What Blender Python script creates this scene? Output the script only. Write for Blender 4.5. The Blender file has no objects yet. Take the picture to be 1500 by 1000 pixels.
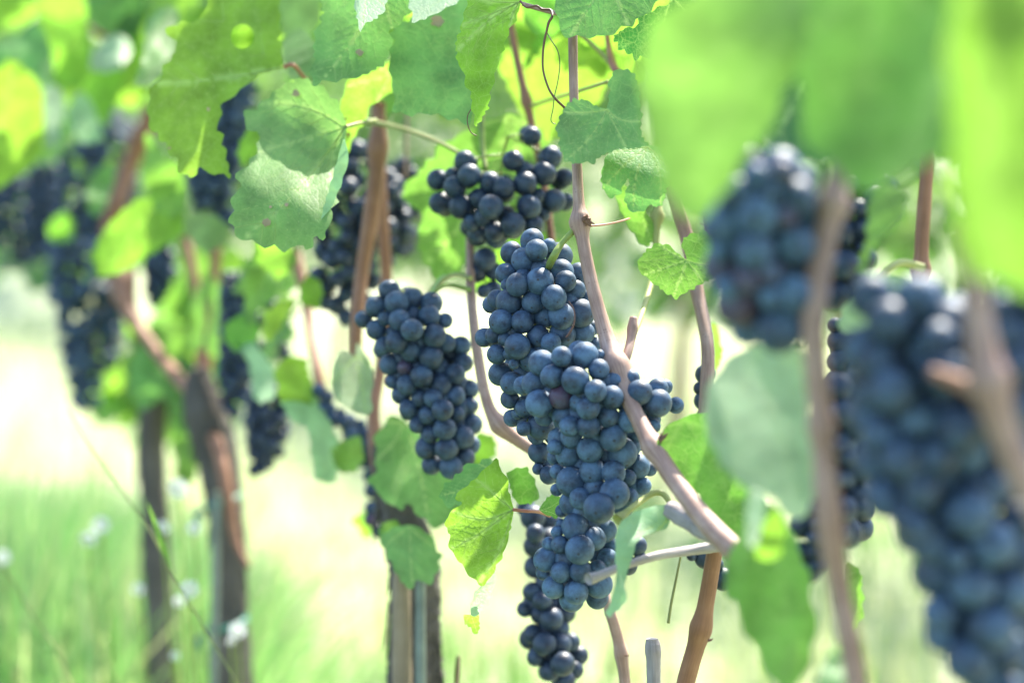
import bpy, bmesh, math, random
import numpy as np
from mathutils import Vector, Matrix
from mathutils.geometry import delaunay_2d_cdt
random.seed(11); RNG = np.random.default_rng(7)
sc = bpy.context.scene; COL = sc.collection
# ------------------------------------------------------------------ camera, sky, sun, exposure
PITCH = math.radians(5.0); CAMZ = 1.05; LENS = 60.0; W0 = 36.0/LENS
cam = bpy.data.cameras.new("camera"); cam_o = bpy.data.objects.new("camera", cam); COL.objects.link(cam_o)
cam_o.location = (0, 0, CAMZ); cam_o.rotation_euler = (math.radians(90)-PITCH, 0, 0)
cam.lens = LENS; cam.sensor_width = 36.0; cam.clip_start = 0.02; cam.clip_end = 1000
cam.dof.use_dof = True; cam.dof.focus_distance = 0.985; cam.dof.aperture_fstop = 2.9; cam.dof.aperture_blades = 9
sc.camera = cam_o
SUN_EL, SUN_AZ = math.radians(53), math.radians(28)      # azimuth from +Y towards +X
SUN = Vector((math.sin(SUN_AZ)*math.cos(SUN_EL), math.cos(SUN_AZ)*math.cos(SUN_EL), math.sin(SUN_EL)))
w = bpy.data.worlds.new("World"); sc.world = w; w.use_nodes = True
nt = w.node_tree; bg = nt.nodes["Background"]; sky = nt.nodes.new("ShaderNodeTexSky")
sky.sky_type = 'NISHITA'; sky.sun_disc = False; sky.sun_elevation = SUN_EL; sky.sun_rotation = SUN_AZ
sky.air_density = 1.0; sky.dust_density = 1.5; sky.ozone_density = 1.0
nt.links.new(sky.outputs[0], bg.inputs[0]); bg.inputs[1].default_value = 0.15
sl = bpy.data.lights.new("sun", 'SUN'); sl.energy = 4.2; sl.angle = math.radians(0.5); sl.color = (1.0, 0.94, 0.82)
so = bpy.data.objects.new("sun", sl); COL.objects.link(so); so.rotation_euler = SUN.to_track_quat('Z', 'Y').to_euler()
so.location = (3, 5, 8)
sc.view_settings.view_transform = 'Standard'; sc.view_settings.look = 'None'
sc.view_settings.exposure = 2.05; sc.view_settings.gamma = 1.0
sc.cycles.use_denoising = True
sc.cycles.max_bounces = 8; sc.cycles.diffuse_bounces = 4; sc.cycles.transmission_bounces = 6; sc.cycles.transparent_max_bounces = 6
sc.cycles.sample_clamp_indirect = 6
RV = np.array([1.0, 0, 0]); FV = np.array([0, math.cos(PITCH), -math.sin(PITCH)]); UV_ = np.array([0, math.sin(PITCH), math.cos(PITCH)])
CAM = np.array([0, 0, CAMZ])
def K(d): return d*W0/1500.0                               # metres per photo pixel at depth d
def P(px, py, d):
    k = K(d); return CAM + d*FV + (px-750)*k*RV - (py-500)*k*UV_
def PA(xy, d):
    xy = np.asarray(xy, float); d = np.asarray(d, float); k = d*W0/1500.0
    return CAM[None] + d[:, None]*FV + ((xy[:, 0]-750)*k)[:, None]*RV - ((xy[:, 1]-500)*k)[:, None]*UV_
def rowd(px): return 0.52/(0.492+(px-750)/1500*W0)          # depth of the vine row's line at a column
# ------------------------------------------------------------------ object helpers
def tag(o, label=None, cat=None, group=None, kind=None):
    if label: o['label'] = label
    if cat: o['category'] = cat
    if group: o['group'] = group
    if kind: o['kind'] = kind
    return o
def empty(name, loc, label, cat, group=None):
    o = bpy.data.objects.new(name, None); COL.objects.link(o); o.location = loc; o.empty_display_size = 0.01
    return tag(o, label, cat, group)
def mesh_obj(name, verts, faces, mat, parent=None, smooth=True, uv=None, loc=None, color=None):
    me = bpy.data.meshes.new(name)
    me.from_pydata([tuple(map(float, v)) for v in verts], [], [tuple(map(int, f)) for f in faces])
    if smooth: me.polygons.foreach_set('use_smooth', [True]*len(me.polygons))
    if uv is not None:
        l = me.uv_layers.new(name='UVMap'); li = np.empty(len(me.loops), np.int32); me.loops.foreach_get('vertex_index', li)
        l.data.foreach_set('uv', np.asarray(uv, np.float32)[li].ravel())
    me.materials.append(mat); me.update()
    o = bpy.data.objects.new(name, me); COL.objects.link(o)
    if loc is not None: o.location = loc
    if parent: o.parent = parent
    if color: o.color = color
    return o
# ------------------------------------------------------------------ materials
def new_mat(name):
    m = bpy.data.materials.new(name); m.use_nodes = True; n = m.node_tree; n.nodes.clear()
    return m, n, (lambda t, **kw: _nd(n, t, kw)), n.links.new
def _nd(n, t, kw):
    x = n.nodes.new(t)
    for k, v in kw.items():
        if k.startswith('i_'):
            key = k[2:]; key = int(key) if key.isdigit() else key.replace('_', ' ')
            x.inputs[key].default_value = v
        else: setattr(x, k, v)
    return x
def ramp(N, stops):
    r = N('ShaderNodeValToRGB'); e = r.color_ramp.elements
    e[0].position, e[0].color = stops[0]; e[1].position, e[1].color = stops[-1]
    for p, c in stops[1:-1]:
        q = e.new(p); q.color = c
    return r
def leaf_material():
    m, n, N, L = new_mat('leaf'); out = N('ShaderNodeOutputMaterial')
    oi = N('ShaderNodeObjectInfo'); uv = N('ShaderNodeUVMap'); geo = N('ShaderNodeNewGeometry')
    n1 = N('ShaderNodeTexNoise', i_Scale=55.0, i_Detail=5.0); L(uv.outputs[0], n1.inputs['Vector'])
    n2 = N('ShaderNodeTexNoise', i_Scale=420.0, i_Detail=3.0); L(uv.outputs[0], n2.inputs['Vector'])
    vo = N('ShaderNodeTexVoronoi', feature='DISTANCE_TO_EDGE', i_Scale=420.0); L(uv.outputs[0], vo.inputs['Vector'])
    vb = N('ShaderNodeTexVoronoi', feature='DISTANCE_TO_EDGE', i_Scale=130.0); L(uv.outputs[0], vb.inputs['Vector'])
    rv = N('ShaderNodeMapRange', i_1=0.0, i_2=0.09, i_3=1.0, i_4=0.0); L(vo.outputs['Distance'], rv.inputs[0])
    rb = N('ShaderNodeMapRange', i_1=0.0, i_2=0.06, i_3=1.0, i_4=0.0); L(vb.outputs['Distance'], rb.inputs[0])
    ad = N('ShaderNodeMath', operation='ADD'); L(rv.outputs[0], ad.inputs[0]); L(rb.outputs[0], ad.inputs[1])
    # tone variation
    v1 = N('ShaderNodeMapRange', i_1=0.3, i_2=0.7, i_3=0.72, i_4=1.3); L(n1.outputs['Fac'], v1.inputs[0])
    base = N('ShaderNodeMix', data_type='RGBA', blend_type='MULTIPLY'); base.inputs['Factor'].default_value = 1
    L(oi.outputs['Color'], base.inputs['A']); L(v1.outputs[0], base.inputs['B'])
    vein = N('ShaderNodeMix', data_type='RGBA'); L(base.outputs['Result'], vein.inputs['A']); vein.inputs['B'].default_value = (0.32, 0.43, 0.17, 1)
    vf = N('ShaderNodeMath', operation='MULTIPLY', i_1=0.16); L(ad.outputs[0], vf.inputs[0]); at = N('ShaderNodeAttribute', attribute_name='veins')
    vm = N('ShaderNodeMath', operation='MAXIMUM'); L(vf.outputs[0], vm.inputs[0]); L(at.outputs['Fac'], vm.inputs[1]); L(vm.outputs[0], vein.inputs['Factor'])
    # paler felted underside
    und = N('ShaderNodeMix', data_type='RGBA'); L(vein.outputs['Result'], und.inputs['A']); und.inputs['B'].default_value = (0.15, 0.25, 0.13, 1)
    uf = N('ShaderNodeMath', operation='MULTIPLY', i_1=0.35); L(geo.outputs['Backfacing'], uf.inputs[0]); L(uf.outputs[0], und.inputs['Factor'])
    # small brown blemishes
    n3 = N('ShaderNodeTexNoise', i_Scale=38.0, i_Detail=3.0, noise_dimensions='4D'); L(uv.outputs[0], n3.inputs['Vector']); L(oi.outputs['Random'], n3.inputs['W'])
    sp = N('ShaderNodeMapRange', i_1=0.735, i_2=0.76, i_3=0.0, i_4=1.0); L(n3.outputs['Fac'], sp.inputs[0])
    bl = N('ShaderNodeMix', data_type='RGBA'); L(und.outputs['Result'], bl.inputs['A']); bl.inputs['B'].default_value = (0.22, 0.12, 0.035, 1); L(sp.outputs[0], bl.inputs['Factor'])
    tr = N('ShaderNodeMix', data_type='RGBA', blend_type='MULTIPLY', clamp_result=True); tr.inputs['Factor'].default_value = 1
    L(bl.outputs['Result'], tr.inputs['A']); tr.inputs['B'].default_value = (1.55, 1.72, 1.05, 1)
    bp = N('ShaderNodeBump', i_Strength=0.22, i_Distance=0.0004); 
    hs = N('ShaderNodeMath', operation='SUBTRACT'); L(n2.outputs['Fac'], hs.inputs[0]); L(ad.outputs[0], hs.inputs[1]); L(hs.outputs[0], bp.inputs['Height'])
    pr = N('ShaderNodeBsdfPrincipled'); L(bl.outputs['Result'], pr.inputs['Base Color'])
    rr = N('ShaderNodeMapRange', i_1=0.3, i_2=0.7, i_3=0.44, i_4=0.6); L(n2.outputs['Fac'], rr.inputs[0]); L(rr.outputs[0], pr.inputs['Roughness'])
    pr.inputs['Specular IOR Level'].default_value = 0.38; L(bp.outputs[0], pr.inputs['Normal'])
    tl = N('ShaderNodeBsdfTranslucent'); L(tr.outputs['Result'], tl.inputs['Color']); L(bp.outputs[0], tl.inputs['Normal'])
    mx = N('ShaderNodeMixShader'); L(oi.outputs['Alpha'], mx.inputs[0]); L(pr.outputs[0], mx.inputs[1]); L(tl.outputs[0], mx.inputs[2])
    L(mx.outputs[0], out.inputs[0]); return m
def vein_material():
    m, n, N, L = new_mat('leaf_vein'); out = N('ShaderNodeOutputMaterial')
    pr = N('ShaderNodeBsdfPrincipled'); pr.inputs['Base Color'].default_value = (0.34, 0.46, 0.20, 1); pr.inputs['Roughness'].default_value = 0.5
    tl = N('ShaderNodeBsdfTranslucent'); tl.inputs['Color'].default_value = (0.75, 0.85, 0.28, 1)
    mx = N('ShaderNodeMixShader', i_0=0.6); L(pr.outputs[0], mx.inputs[1]); L(tl.outputs[0], mx.inputs[2]); L(mx.outputs[0], out.inputs[0]); return m
def grape_material():
    m, n, N, L = new_mat('grape_skin'); out = N('ShaderNodeOutputMaterial')
    tc = N('ShaderNodeTexCoord'); oi = N('ShaderNodeObjectInfo'); sx = N('ShaderNodeSeparateColor'); L(oi.outputs['Color'], sx.inputs[0])
    w9 = N('ShaderNodeMath', operation='MULTIPLY', i_1=37.0); L(oi.outputs['Random'], w9.inputs[0])
    a = N('ShaderNodeTexNoise', noise_dimensions='4D', i_Scale=1.1, i_Detail=4.0, i_Roughness=0.6); L(tc.outputs['Object'], a.inputs['Vector']); L(w9.outputs[0], a.inputs['W'])
    mp = N('ShaderNodeMapping'); mp.inputs['Scale'].default_value = (7, 7, 1.6); L(tc.outputs['Object'], mp.inputs[0])
    b = N('ShaderNodeTexNoise', noise_dimensions='4D', i_Scale=1.4, i_Detail=6.0, i_Roughness=0.7); L(mp.outputs[0], b.inputs['Vector']); L(w9.outputs[0], b.inputs['W'])
    f = N('ShaderNodeTexNoise', noise_dimensions='4D', i_Scale=16.0, i_Detail=2.0); L(tc.outputs['Object'], f.inputs['Vector']); L(w9.outputs[0], f.inputs['W'])
    ra = N('ShaderNodeMapRange', i_1=0.32, i_2=0.62, i_3=0.18, i_4=1.0); L(a.outputs['Fac'], ra.inputs[0])
    rb = N('ShaderNodeMapRange', i_1=0.3, i_2=0.65, i_3=0.62, i_4=1.05); L(b.outputs['Fac'], rb.inputs[0])
    bm = N('ShaderNodeMath', operation='MULTIPLY'); L(ra.outputs[0], bm.inputs[0]); L(rb.outputs[0], bm.inputs[1])
    bm2 = N('ShaderNodeMath', operation='MULTIPLY', use_clamp=True); L(bm.outputs[0], bm2.inputs[0]); L(sx.outputs[2], bm2.inputs[1])
    red = N('ShaderNodeMix', data_type='RGBA'); red.inputs['A'].default_value = (0.010, 0.011, 0.022, 1); red.inputs['B'].default_value = (0.10, 0.022, 0.04, 1); L(sx.outputs[1], red.inputs['Factor'])
    col = N('ShaderNodeMix', data_type='RGBA'); L(bm2.outputs[0], col.inputs['Factor']); L(red.outputs['Result'], col.inputs['A']); col.inputs['B'].default_value = (0.090, 0.160, 0.252, 1)
    # dried spray specks, denser towards the hanging side
    vo = N('ShaderNodeTexVoronoi', i_Scale=9.0, voronoi_dimensions='4D'); L(tc.outputs['Object'], vo.inputs['Vector']); L(w9.outputs[0], vo.inputs['W'])
    sd = N('ShaderNodeMapRange', i_1=0.10, i_2=0.17, i_3=1.0, i_4=0.0); L(vo.outputs['Distance'], sd.inputs[0])
    fm = N('ShaderNodeMapRange', i_1=0.42, i_2=0.6, i_3=0.0, i_4=1.0); L(a.outputs['Fac'], fm.inputs[0])
    s2 = N('ShaderNodeMath', operation='MULTIPLY'); L(sd.outputs[0], s2.inputs[0]); L(fm.outputs[0], s2.inputs[1])
    s3 = N('ShaderNodeMath', operation='MULTIPLY'); L(s2.outputs[0], s3.inputs[0]); L(sx.outputs[0], s3.inputs[1])
    spk = N('ShaderNodeMix', data_type='RGBA'); L(s3.outputs[0], spk.inputs['Factor']); L(col.outputs['Result'], spk.inputs['A']); spk.inputs['B'].default_value = (0.30, 0.36, 0.33, 1)
    # stylar scar at the pole
    sp = N('ShaderNodeVectorMath', operation='DISTANCE'); sp.inputs[1].default_value = (0, 0, -1.03); L(tc.outputs['Object'], sp.inputs[0])
    sc1 = N('ShaderNodeMapRange', i_1=0.13, i_2=0.075, i_3=0.0, i_4=0.8); L(sp.outputs['Value'], sc1.inputs[0])
    fin = N('ShaderNodeMix', data_type='RGBA'); L(sc1.outputs[0], fin.inputs['Factor']); L(spk.outputs['Result'], fin.inputs['A']); fin.inputs['B'].default_value = (0.03, 0.022, 0.018, 1)
    pr = N('ShaderNodeBsdfPrincipled'); L(fin.outputs['Result'], pr.inputs['Base Color'])
    ro = N('ShaderNodeMapRange', i_1=0.1, i_2=0.9, i_3=0.42, i_4=0.66); L(bm2.outputs[0], ro.inputs[0]); L(ro.outputs[0], pr.inputs['Roughness'])
    pr.inputs['Specular IOR Level'].default_value = 0.38
    bp = N('ShaderNodeBump', i_Strength=0.06, i_Distance=0.05); L(f.outputs['Fac'], bp.inputs['Height']); L(bp.outputs[0], pr.inputs['Normal'])
    L(pr.outputs[0], out.inputs[0]); return m
def bark_material(name, c1, c2, c3, scale=1.0, bump=0.3, rough=0.6):
    m, n, N, L = new_mat(name); out = N('ShaderNodeOutputMaterial'); uv = N('ShaderNodeUVMap')
    mp = N('ShaderNodeMapping'); mp.inputs['Scale'].default_value = (900*scale, 45*scale, 1); L(uv.outputs[0], mp.inputs[0])
    a = N('ShaderNodeTexNoise', i_Scale=1.0, i_Detail=6.0, i_Roughness=0.65); L(mp.outputs[0], a.inputs['Vector'])
    b = N('ShaderNodeTexNoise', i_Scale=60.0*scale, i_Detail=4.0); L(uv.outputs[0], b.inputs['Vector'])
    r = ramp(N, [(0.3, (*c1, 1)), (0.52, (*c2, 1)), (0.75, (*c3, 1))]); 
    mxf = N('ShaderNodeMath', operation='MULTIPLY_ADD', i_1=0.55, i_2=0.0); L(a.outputs['Fac'], mxf.inputs[0])
    m2 = N('ShaderNodeMath', operation='MULTIPLY_ADD', i_1=0.45); L(b.outputs['Fac'], m2.inputs[0]); L(mxf.outputs[0], m2.inputs[2]); L(m2.outputs[0], r.inputs[0])
    vs = N('ShaderNodeTexVoronoi', i_Scale=330.0*scale); L(uv.outputs[0], vs.inputs['Vector'])
    sd = N('ShaderNodeMapRange', i_1=0.09, i_2=0.15, i_3=0.75, i_4=0.0); L(vs.outputs['Distance'], sd.inputs[0])
    gt = N('ShaderNodeMath', operation='GREATER_THAN', i_1=0.53); L(b.outputs['Fac'], gt.inputs[0])
    sm = N('ShaderNodeMath', operation='MULTIPLY'); L(sd.outputs[0], sm.inputs[0]); L(gt.outputs[0], sm.inputs[1])
    dk = N('ShaderNodeMix', data_type='RGBA'); L(sm.outputs[0], dk.inputs['Factor']); L(r.outputs[0], dk.inputs['A']); dk.inputs['B'].default_value = (c1[0]*.35, c1[1]*.3, c1[2]*.3, 1)
    pr = N('ShaderNodeBsdfPrincipled'); L(dk.outputs['Result'], pr.inputs['Base Color']); pr.inputs['Roughness'].default_value = rough
    bp = N('ShaderNodeBump', i_Strength=bump, i_Distance=0.001/scale); L(a.outputs['Fac'], bp.inputs['Height']); L(bp.outputs[0], pr.inputs['Normal'])
    L(pr.outputs[0], out.inputs[0]); return m
def plain(name, c, rough=0.5, var=0.25, trans=None, tw=0.4, scale=60):
    m, n, N, L = new_mat(name); out = N('ShaderNodeOutputMaterial'); tc = N('ShaderNodeTexCoord')
    a = N('ShaderNodeTexNoise', i_Scale=scale, i_Detail=4.0); L(tc.outputs['Object'], a.inputs['Vector'])
    r = ramp(N, [(0.3, (*[x*(1-var) for x in c], 1)), (0.7, (*[min(1, x*(1+var)) for x in c], 1))]); L(a.outputs['Fac'], r.inputs[0])
    pr = N('ShaderNodeBsdfPrincipled'); L(r.outputs[0], pr.inputs['Base Color']); pr.inputs['Roughness'].default_value = rough
    if trans:
        tl = N('ShaderNodeBsdfTranslucent'); tl.inputs['Color'].default_value = (*trans, 1)
        mx = N('ShaderNodeMixShader', i_0=tw); L(pr.outputs[0], mx.inputs[1]); L(tl.outputs[0], mx.inputs[2]); L(mx.outputs[0], out.inputs[0])
    else: L(pr.outputs[0], out.inputs[0])
    return m
def attr_leafy(name, trans_mul=(2.1, 2.1, 1.5), tw=0.4, rough=0.5):
    m, n, N, L = new_mat(name); out = N('ShaderNodeOutputMaterial'); at = N('ShaderNodeAttribute', attribute_name='tone')
    pr = N('ShaderNodeBsdfPrincipled'); L(at.outputs['Color'], pr.inputs['Base Color']); pr.inputs['Roughness'].default_value = rough
    mu = N('ShaderNodeMix', data_type='RGBA', blend_type='MULTIPLY'); mu.inputs['Factor'].default_value = 1; L(at.outputs['Color'], mu.inputs['A']); mu.inputs['B'].default_value = (*trans_mul, 1)
    tl = N('ShaderNodeBsdfTranslucent'); L(mu.outputs['Result'], tl.inputs['Color'])
    mx = N('ShaderNodeMixShader', i_0=tw); L(pr.outputs[0], mx.inputs[1]); L(tl.outputs[0], mx.inputs[2]); L(mx.outputs[0], out.inputs[0]); return m
def ground_material():
    m, n, N, L = new_mat('meadow_soil'); out = N('ShaderNodeOutputMaterial'); tc = N('ShaderNodeTexCoord')
    a = N('ShaderNodeTexNoise', i_Scale=2.2, i_Detail=8.0, i_Roughness=0.7); L(tc.outputs['Object'], a.inputs['Vector'])
    b = N('ShaderNodeTexNoise', i_Scale=0.12, i_Detail=4.0); L(tc.outputs['Object'], b.inputs['Vector'])
    r = ramp(N, [(0.3, (0.20, 0.25, 0.12, 1)), (0.5, (0.40, 0.42, 0.28, 1)), (0.72, (0.55, 0.53, 0.42, 1))]); L(a.outputs['Fac'], r.inputs[0])
    r2 = ramp(N, [(0.35, (0.7, 0.8, 0.6, 1)), (0.65, (1.1, 1.05, 1.0, 1))]); L(b.outputs['Fac'], r2.inputs[0])
    mu = N('ShaderNodeMix', data_type='RGBA', blend_type='MULTIPLY'); mu.inputs['Factor'].default_value = 1; L(r.outputs[0], mu.inputs['A']); L(r2.outputs[0], mu.inputs['B'])
    # green near side darkened to cut bounced light, straw beyond paled to look overexposed
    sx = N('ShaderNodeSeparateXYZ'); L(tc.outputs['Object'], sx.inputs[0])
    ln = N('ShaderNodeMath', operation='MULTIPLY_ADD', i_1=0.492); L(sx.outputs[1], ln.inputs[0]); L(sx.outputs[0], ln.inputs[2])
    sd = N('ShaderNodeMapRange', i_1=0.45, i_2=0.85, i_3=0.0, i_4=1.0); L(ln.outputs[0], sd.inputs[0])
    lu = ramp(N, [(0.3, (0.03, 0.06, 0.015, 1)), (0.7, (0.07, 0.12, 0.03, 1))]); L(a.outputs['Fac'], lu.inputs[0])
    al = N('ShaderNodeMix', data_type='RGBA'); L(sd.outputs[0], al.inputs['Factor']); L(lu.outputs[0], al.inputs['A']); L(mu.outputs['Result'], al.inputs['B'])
    pr = N('ShaderNodeBsdfPrincipled'); L(al.outputs['Result'], pr.inputs['Base Color']); pr.inputs['Roughness'].default_value = 0.85
    bp = N('ShaderNodeBump', i_Strength=0.6, i_Distance=0.05); L(a.outputs['Fac'], bp.inputs['Height']); L(bp.outputs[0], pr.inputs['Normal'])
    L(pr.outputs[0], out.inputs[0]); return m
M = dict(leaf=leaf_material(), vein=vein_material(), grape=grape_material(),
    cane=bark_material('cane_bark', (0.15, 0.075, 0.05), (0.35, 0.215, 0.16), (0.52, 0.38, 0.32)),
    cane_red=bark_material('red_cane_bark', (0.16, 0.065, 0.03), (0.27, 0.12, 0.06), (0.36, 0.19, 0.11)),
    cane_grey=bark_material('grey_cane_bark', (0.16, 0.14, 0.13), (0.30, 0.26, 0.25), (0.45, 0.40, 0.38)),
    cane_green=bark_material('green_shoot', (0.20, 0.19, 0.05), (0.30, 0.32, 0.09), (0.40, 0.40, 0.15)),
    trunk=bark_material('trunk_bark', (0.035, 0.028, 0.022), (0.10, 0.085, 0.07), (0.20, 0.17, 0.14), scale=0.35, bump=0.9, rough=0.85),
    wood=bark_material('stake_wood', (0.16, 0.12, 0.07), (0.28, 0.21, 0.13), (0.40, 0.32, 0.22), scale=0.6, bump=0.5, rough=0.8),
    petiole=plain('petiole', (0.20, 0.22, 0.06), 0.45), petiole_red=plain('petiole_red', (0.34, 0.12, 0.07), 0.45),
    stem=plain('bunch_stem', (0.20, 0.26, 0.05), 0.5), tendril=plain('tendril', (0.13, 0.055, 0.03), 0.5), tendril_green=plain('tendril_green', (0.10, 0.10, 0.03), 0.5),
    metal=plain('galvanised_rod', (0.15, 0.18, 0.15), 0.45), tie=plain('plastic_tie', (0.02, 0.16, 0.11), 0.4),
    petal=plain('white_petal', (0.75, 0.77, 0.78), 0.6, 0.06, (0.7, 0.7, 0.7), 0.3), centre=plain('flower_centre', (0.5, 0.42, 0.06), 0.7),
    bud=plain('bud_scale', (0.15, 0.075, 0.045), 0.7), cut=plain('cut_wood', (0.24, 0.20, 0.17), 0.8),
    dry=plain('dry_leaf', (0.42, 0.32, 0.18), 0.7, 0.4, (0.4, 0.25, 0.1), 0.3),
    grass=attr_leafy('grass_blade'), hedge=attr_leafy('distant_foliage', (1.9, 1.8, 1.1), 0.42), ground=ground_material())
# ------------------------------------------------------------------ tubes
def catmull(pts, n=8):
    p = np.asarray(pts, float)
    if len(p) < 3: 
        t = np.linspace(0, 1, n*2)[:, None]; return p[0]*(1-t)+p[-1]*t
    q = np.vstack([2*p[0]-p[1], p, 2*p[-1]-p[-2]]); out = []
    for i in range(1, len(q)-2):
        for j in range(n):
            t = j/n; a, b, c, d = q[i-1], q[i], q[i+1], q[i+2]
            out.append(0.5*((2*b)+(-a+c)*t+(2*a-5*b+4*c-d)*t*t+(-a+3*b-3*c+d)*t**3))
    out.append(p[-1]); return np.array(out)
def tube_data(pts, rad, sides=10, cap=True, rough=0.0, seed=0):
    pts = np.asarray(pts, float); rad = np.asarray(rad, float); n = len(pts)
    T = np.gradient(pts, axis=0); T /= (np.linalg.norm(T, axis=1)[:, None]+1e-12)
    ref = np.array([0, -1.0, 0.1]); V = []; uv = []; s = np.concatenate([[0], np.cumsum(np.linalg.norm(np.diff(pts, axis=0), axis=1))])
    nrm = ref - T[0]*np.dot(ref, T[0])
    if np.linalg.norm(nrm) < 1e-3: nrm = np.array([1.0, 0, 0])-T[0]*T[0][0]
    nrm /= np.linalg.norm(nrm); rg = np.random.default_rng(seed)
    ph = rg.uniform(0, 6.28, (6,)); am = rg.uniform(.3, 1, 6)
    for i in range(n):
        nrm = nrm - T[i]*np.dot(nrm, T[i]); nrm /= np.linalg.norm(nrm)+1e-12; bi = np.cross(T[i], nrm)
        for j in range(sides):
            a = -2*math.pi*j/sides; r = rad[i]
            if rough:
                z = s[i]/max(rad.mean(), 1e-5)
                r *= 1+rough*(am[0]*math.sin(3*a+ph[0]+z*.35)+am[1]*math.sin(5*a+ph[1]-z*.22)+am[2]*math.sin(8*a+ph[2]+z*.5)*.7+rg.normal()*.55)/2
            V.append(pts[i]+r*(math.cos(a)*nrm+math.sin(a)*bi)); uv.append((abs(j/sides-.5)*2*math.pi*rad.mean(), s[i]))
    F = [(i*sides+j, i*sides+(j+1) % sides, (i+1)*sides+(j+1) % sides, (i+1)*sides+j) for i in range(n-1) for j in range(sides)]
    if cap:
        a = len(V); V += [pts[0]-T[0]*rad[0]*.2, pts[-1]+T[-1]*rad[-1]*.25]; uv += [(0, s[0]), (0, s[-1])]
        F += [(j, a, (j+1) % sides)[::-1] for j in range(sides)]; b = (n-1)*sides
        F += [(b+j, b+(j+1) % sides, a+1) for j in range(sides)]
    return np.array(V), F, uv
class Buf:
    def __init__(s): s.V = []; s.F = []; s.U = []; s.n = 0
    def add(s, V, F, U=None):
        V = np.asarray(V, float); s.V.append(V); s.F += [tuple(i+s.n for i in f) for f in F]; s.U += list(U) if U is not None else [(0, 0)]*len(V); s.n += len(V)
    def build(s, name, mat, parent=None, origin=None, **kw):
        V = np.vstack(s.V); 
        if origin is not None: V = V-np.asarray(origin)
        return mesh_obj(name, V, s.F, mat, parent, uv=s.U, **kw)
def px_tube(spec, sides=12, n=8, nodes=(), rough=0.0, seed=0):
    """spec rows (x, y, radius_px, depth) in the photo's frame"""
    a = catmull(np.asarray(spec, float), n); pts = PA(a[:, :2], a[:, 3]); rad = a[:, 2]*a[:, 3]*W0/1500
    for (x, y, g, wd) in nodes:
        dd = np.hypot(a[:, 0]-x, a[:, 1]-y); rad = rad*(1+1.75*g*np.exp(-(dd/wd)**2))
    return tube_data(pts, rad, sides, True, rough, seed)
def cane(label, spec, mat='cane', name='vine_cane', cat='vine cane', group=None, nodes=(), buds=(), sides=14, n=10, rough=0.03, seed=0):
    V, F, U = px_tube(spec, sides, n, nodes, rough, seed); base = np.asarray(P(spec[-1][0], spec[-1][1], spec[-1][3]))
    if not buds:
        o = mesh_obj(name, V-base, F, M[mat], uv=U, loc=base); return tag(o, label, cat, group)
    root = empty(name, base, label, cat, group); mesh_obj('stem', V-base, F, M[mat], root, uv=U)
    for (x, y, d, r, dx, dy) in buds: bud(root, base, x, y, d, r, dx, dy)
    return root
def bud(root, base, x, y, d, r, dx, dy):
    rg = np.random.default_rng(int(x*7+y)); B = Buf(); k = K(d)
    for i in range(7):
        o = rg.normal(0, r*.35, 2); q = [(x+o[0], y+o[1], r*.5, d+rg.normal(0, r*.3)*k), (x+o[0]+dx*.5+rg.normal(0, r*.2), y+o[1]+dy*.5, r*.42, d), (x+o[0]+dx+rg.normal(0, r*.4), y+dy+o[1]+rg.normal(0, r*.4), r*.12, d)]
        V, F, U = px_tube(q, 6, 4, rough=0.12, seed=i); B.add(V, F, U)
    B.build('bud', M['bud'], root, base)
# ------------------------------------------------------------------ leaves
def pip(poly, pts):
    x, y = pts[:, 0], pts[:, 1]; ins = np.zeros(len(pts), bool); n = len(poly); j = n-1
    for i in range(n):
        xi, yi = poly[i]; xj, yj = poly[j]
        c = ((yi > y) != (yj > y)); ins ^= c & (x < (xj-xi)*(y-yi)/(yj-yi+1e-15)+xi); j = i
    return ins
def resample(poly, step):
    poly = np.asarray(poly, float); q = np.vstack([poly, poly[:1]]); seg = np.linalg.norm(np.diff(q, axis=0), axis=1)
    s = np.concatenate([[0], np.cumsum(seg)]); n = max(24, int(s[-1]/step)); t = np.linspace(0, s[-1], n, endpoint=False)
    return np.stack([np.interp(t, s, q[:, 0]), np.interp(t, s, q[:, 1])], 1)
def round_poly(poly, it=1):
    for _ in range(it):
        q = np.asarray(poly, float); n = np.roll(q, -1, 0); poly = np.stack([q*.88+n*.12, q*.12+n*.88], 1).reshape(-1, 2)
    return poly
def serrate(poly, tooth, amp, rg, skip=None):
    q = resample(poly, tooth/4.0); n = len(q); out = q.copy(); T = np.roll(q, -1, 0)-np.roll(q, 1, 0); T /= np.linalg.norm(T, axis=1)[:, None]+1e-9
    area = 0.5*np.sum(q[:, 0]*np.roll(q[:, 1], -1)-np.roll(q[:, 0], -1)*q[:, 1]); N_ = np.stack([T[:, 1], -T[:, 0]], 1)*(1 if area > 0 else -1)
    i = 0
    while i < n:
        L_ = int(rg.integers(3, 10)); a = amp*2.2*rg.uniform(.3, 1.2)*min(1, L_/6+.25)
        for j in range(L_):
            if i+j < n:
                t = j/L_; h = (t/.62 if t < .62 else (1-t)/.38); out[i+j] += N_[i+j]*a*(h-.4)
        i += L_
    if skip is not None:
        dd = np.linalg.norm(q-np.asarray(skip), axis=1); m = np.clip((dd-tooth)/tooth, 0, 1)[:, None]; out = q*(1-m)+out*m
    return out
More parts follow.
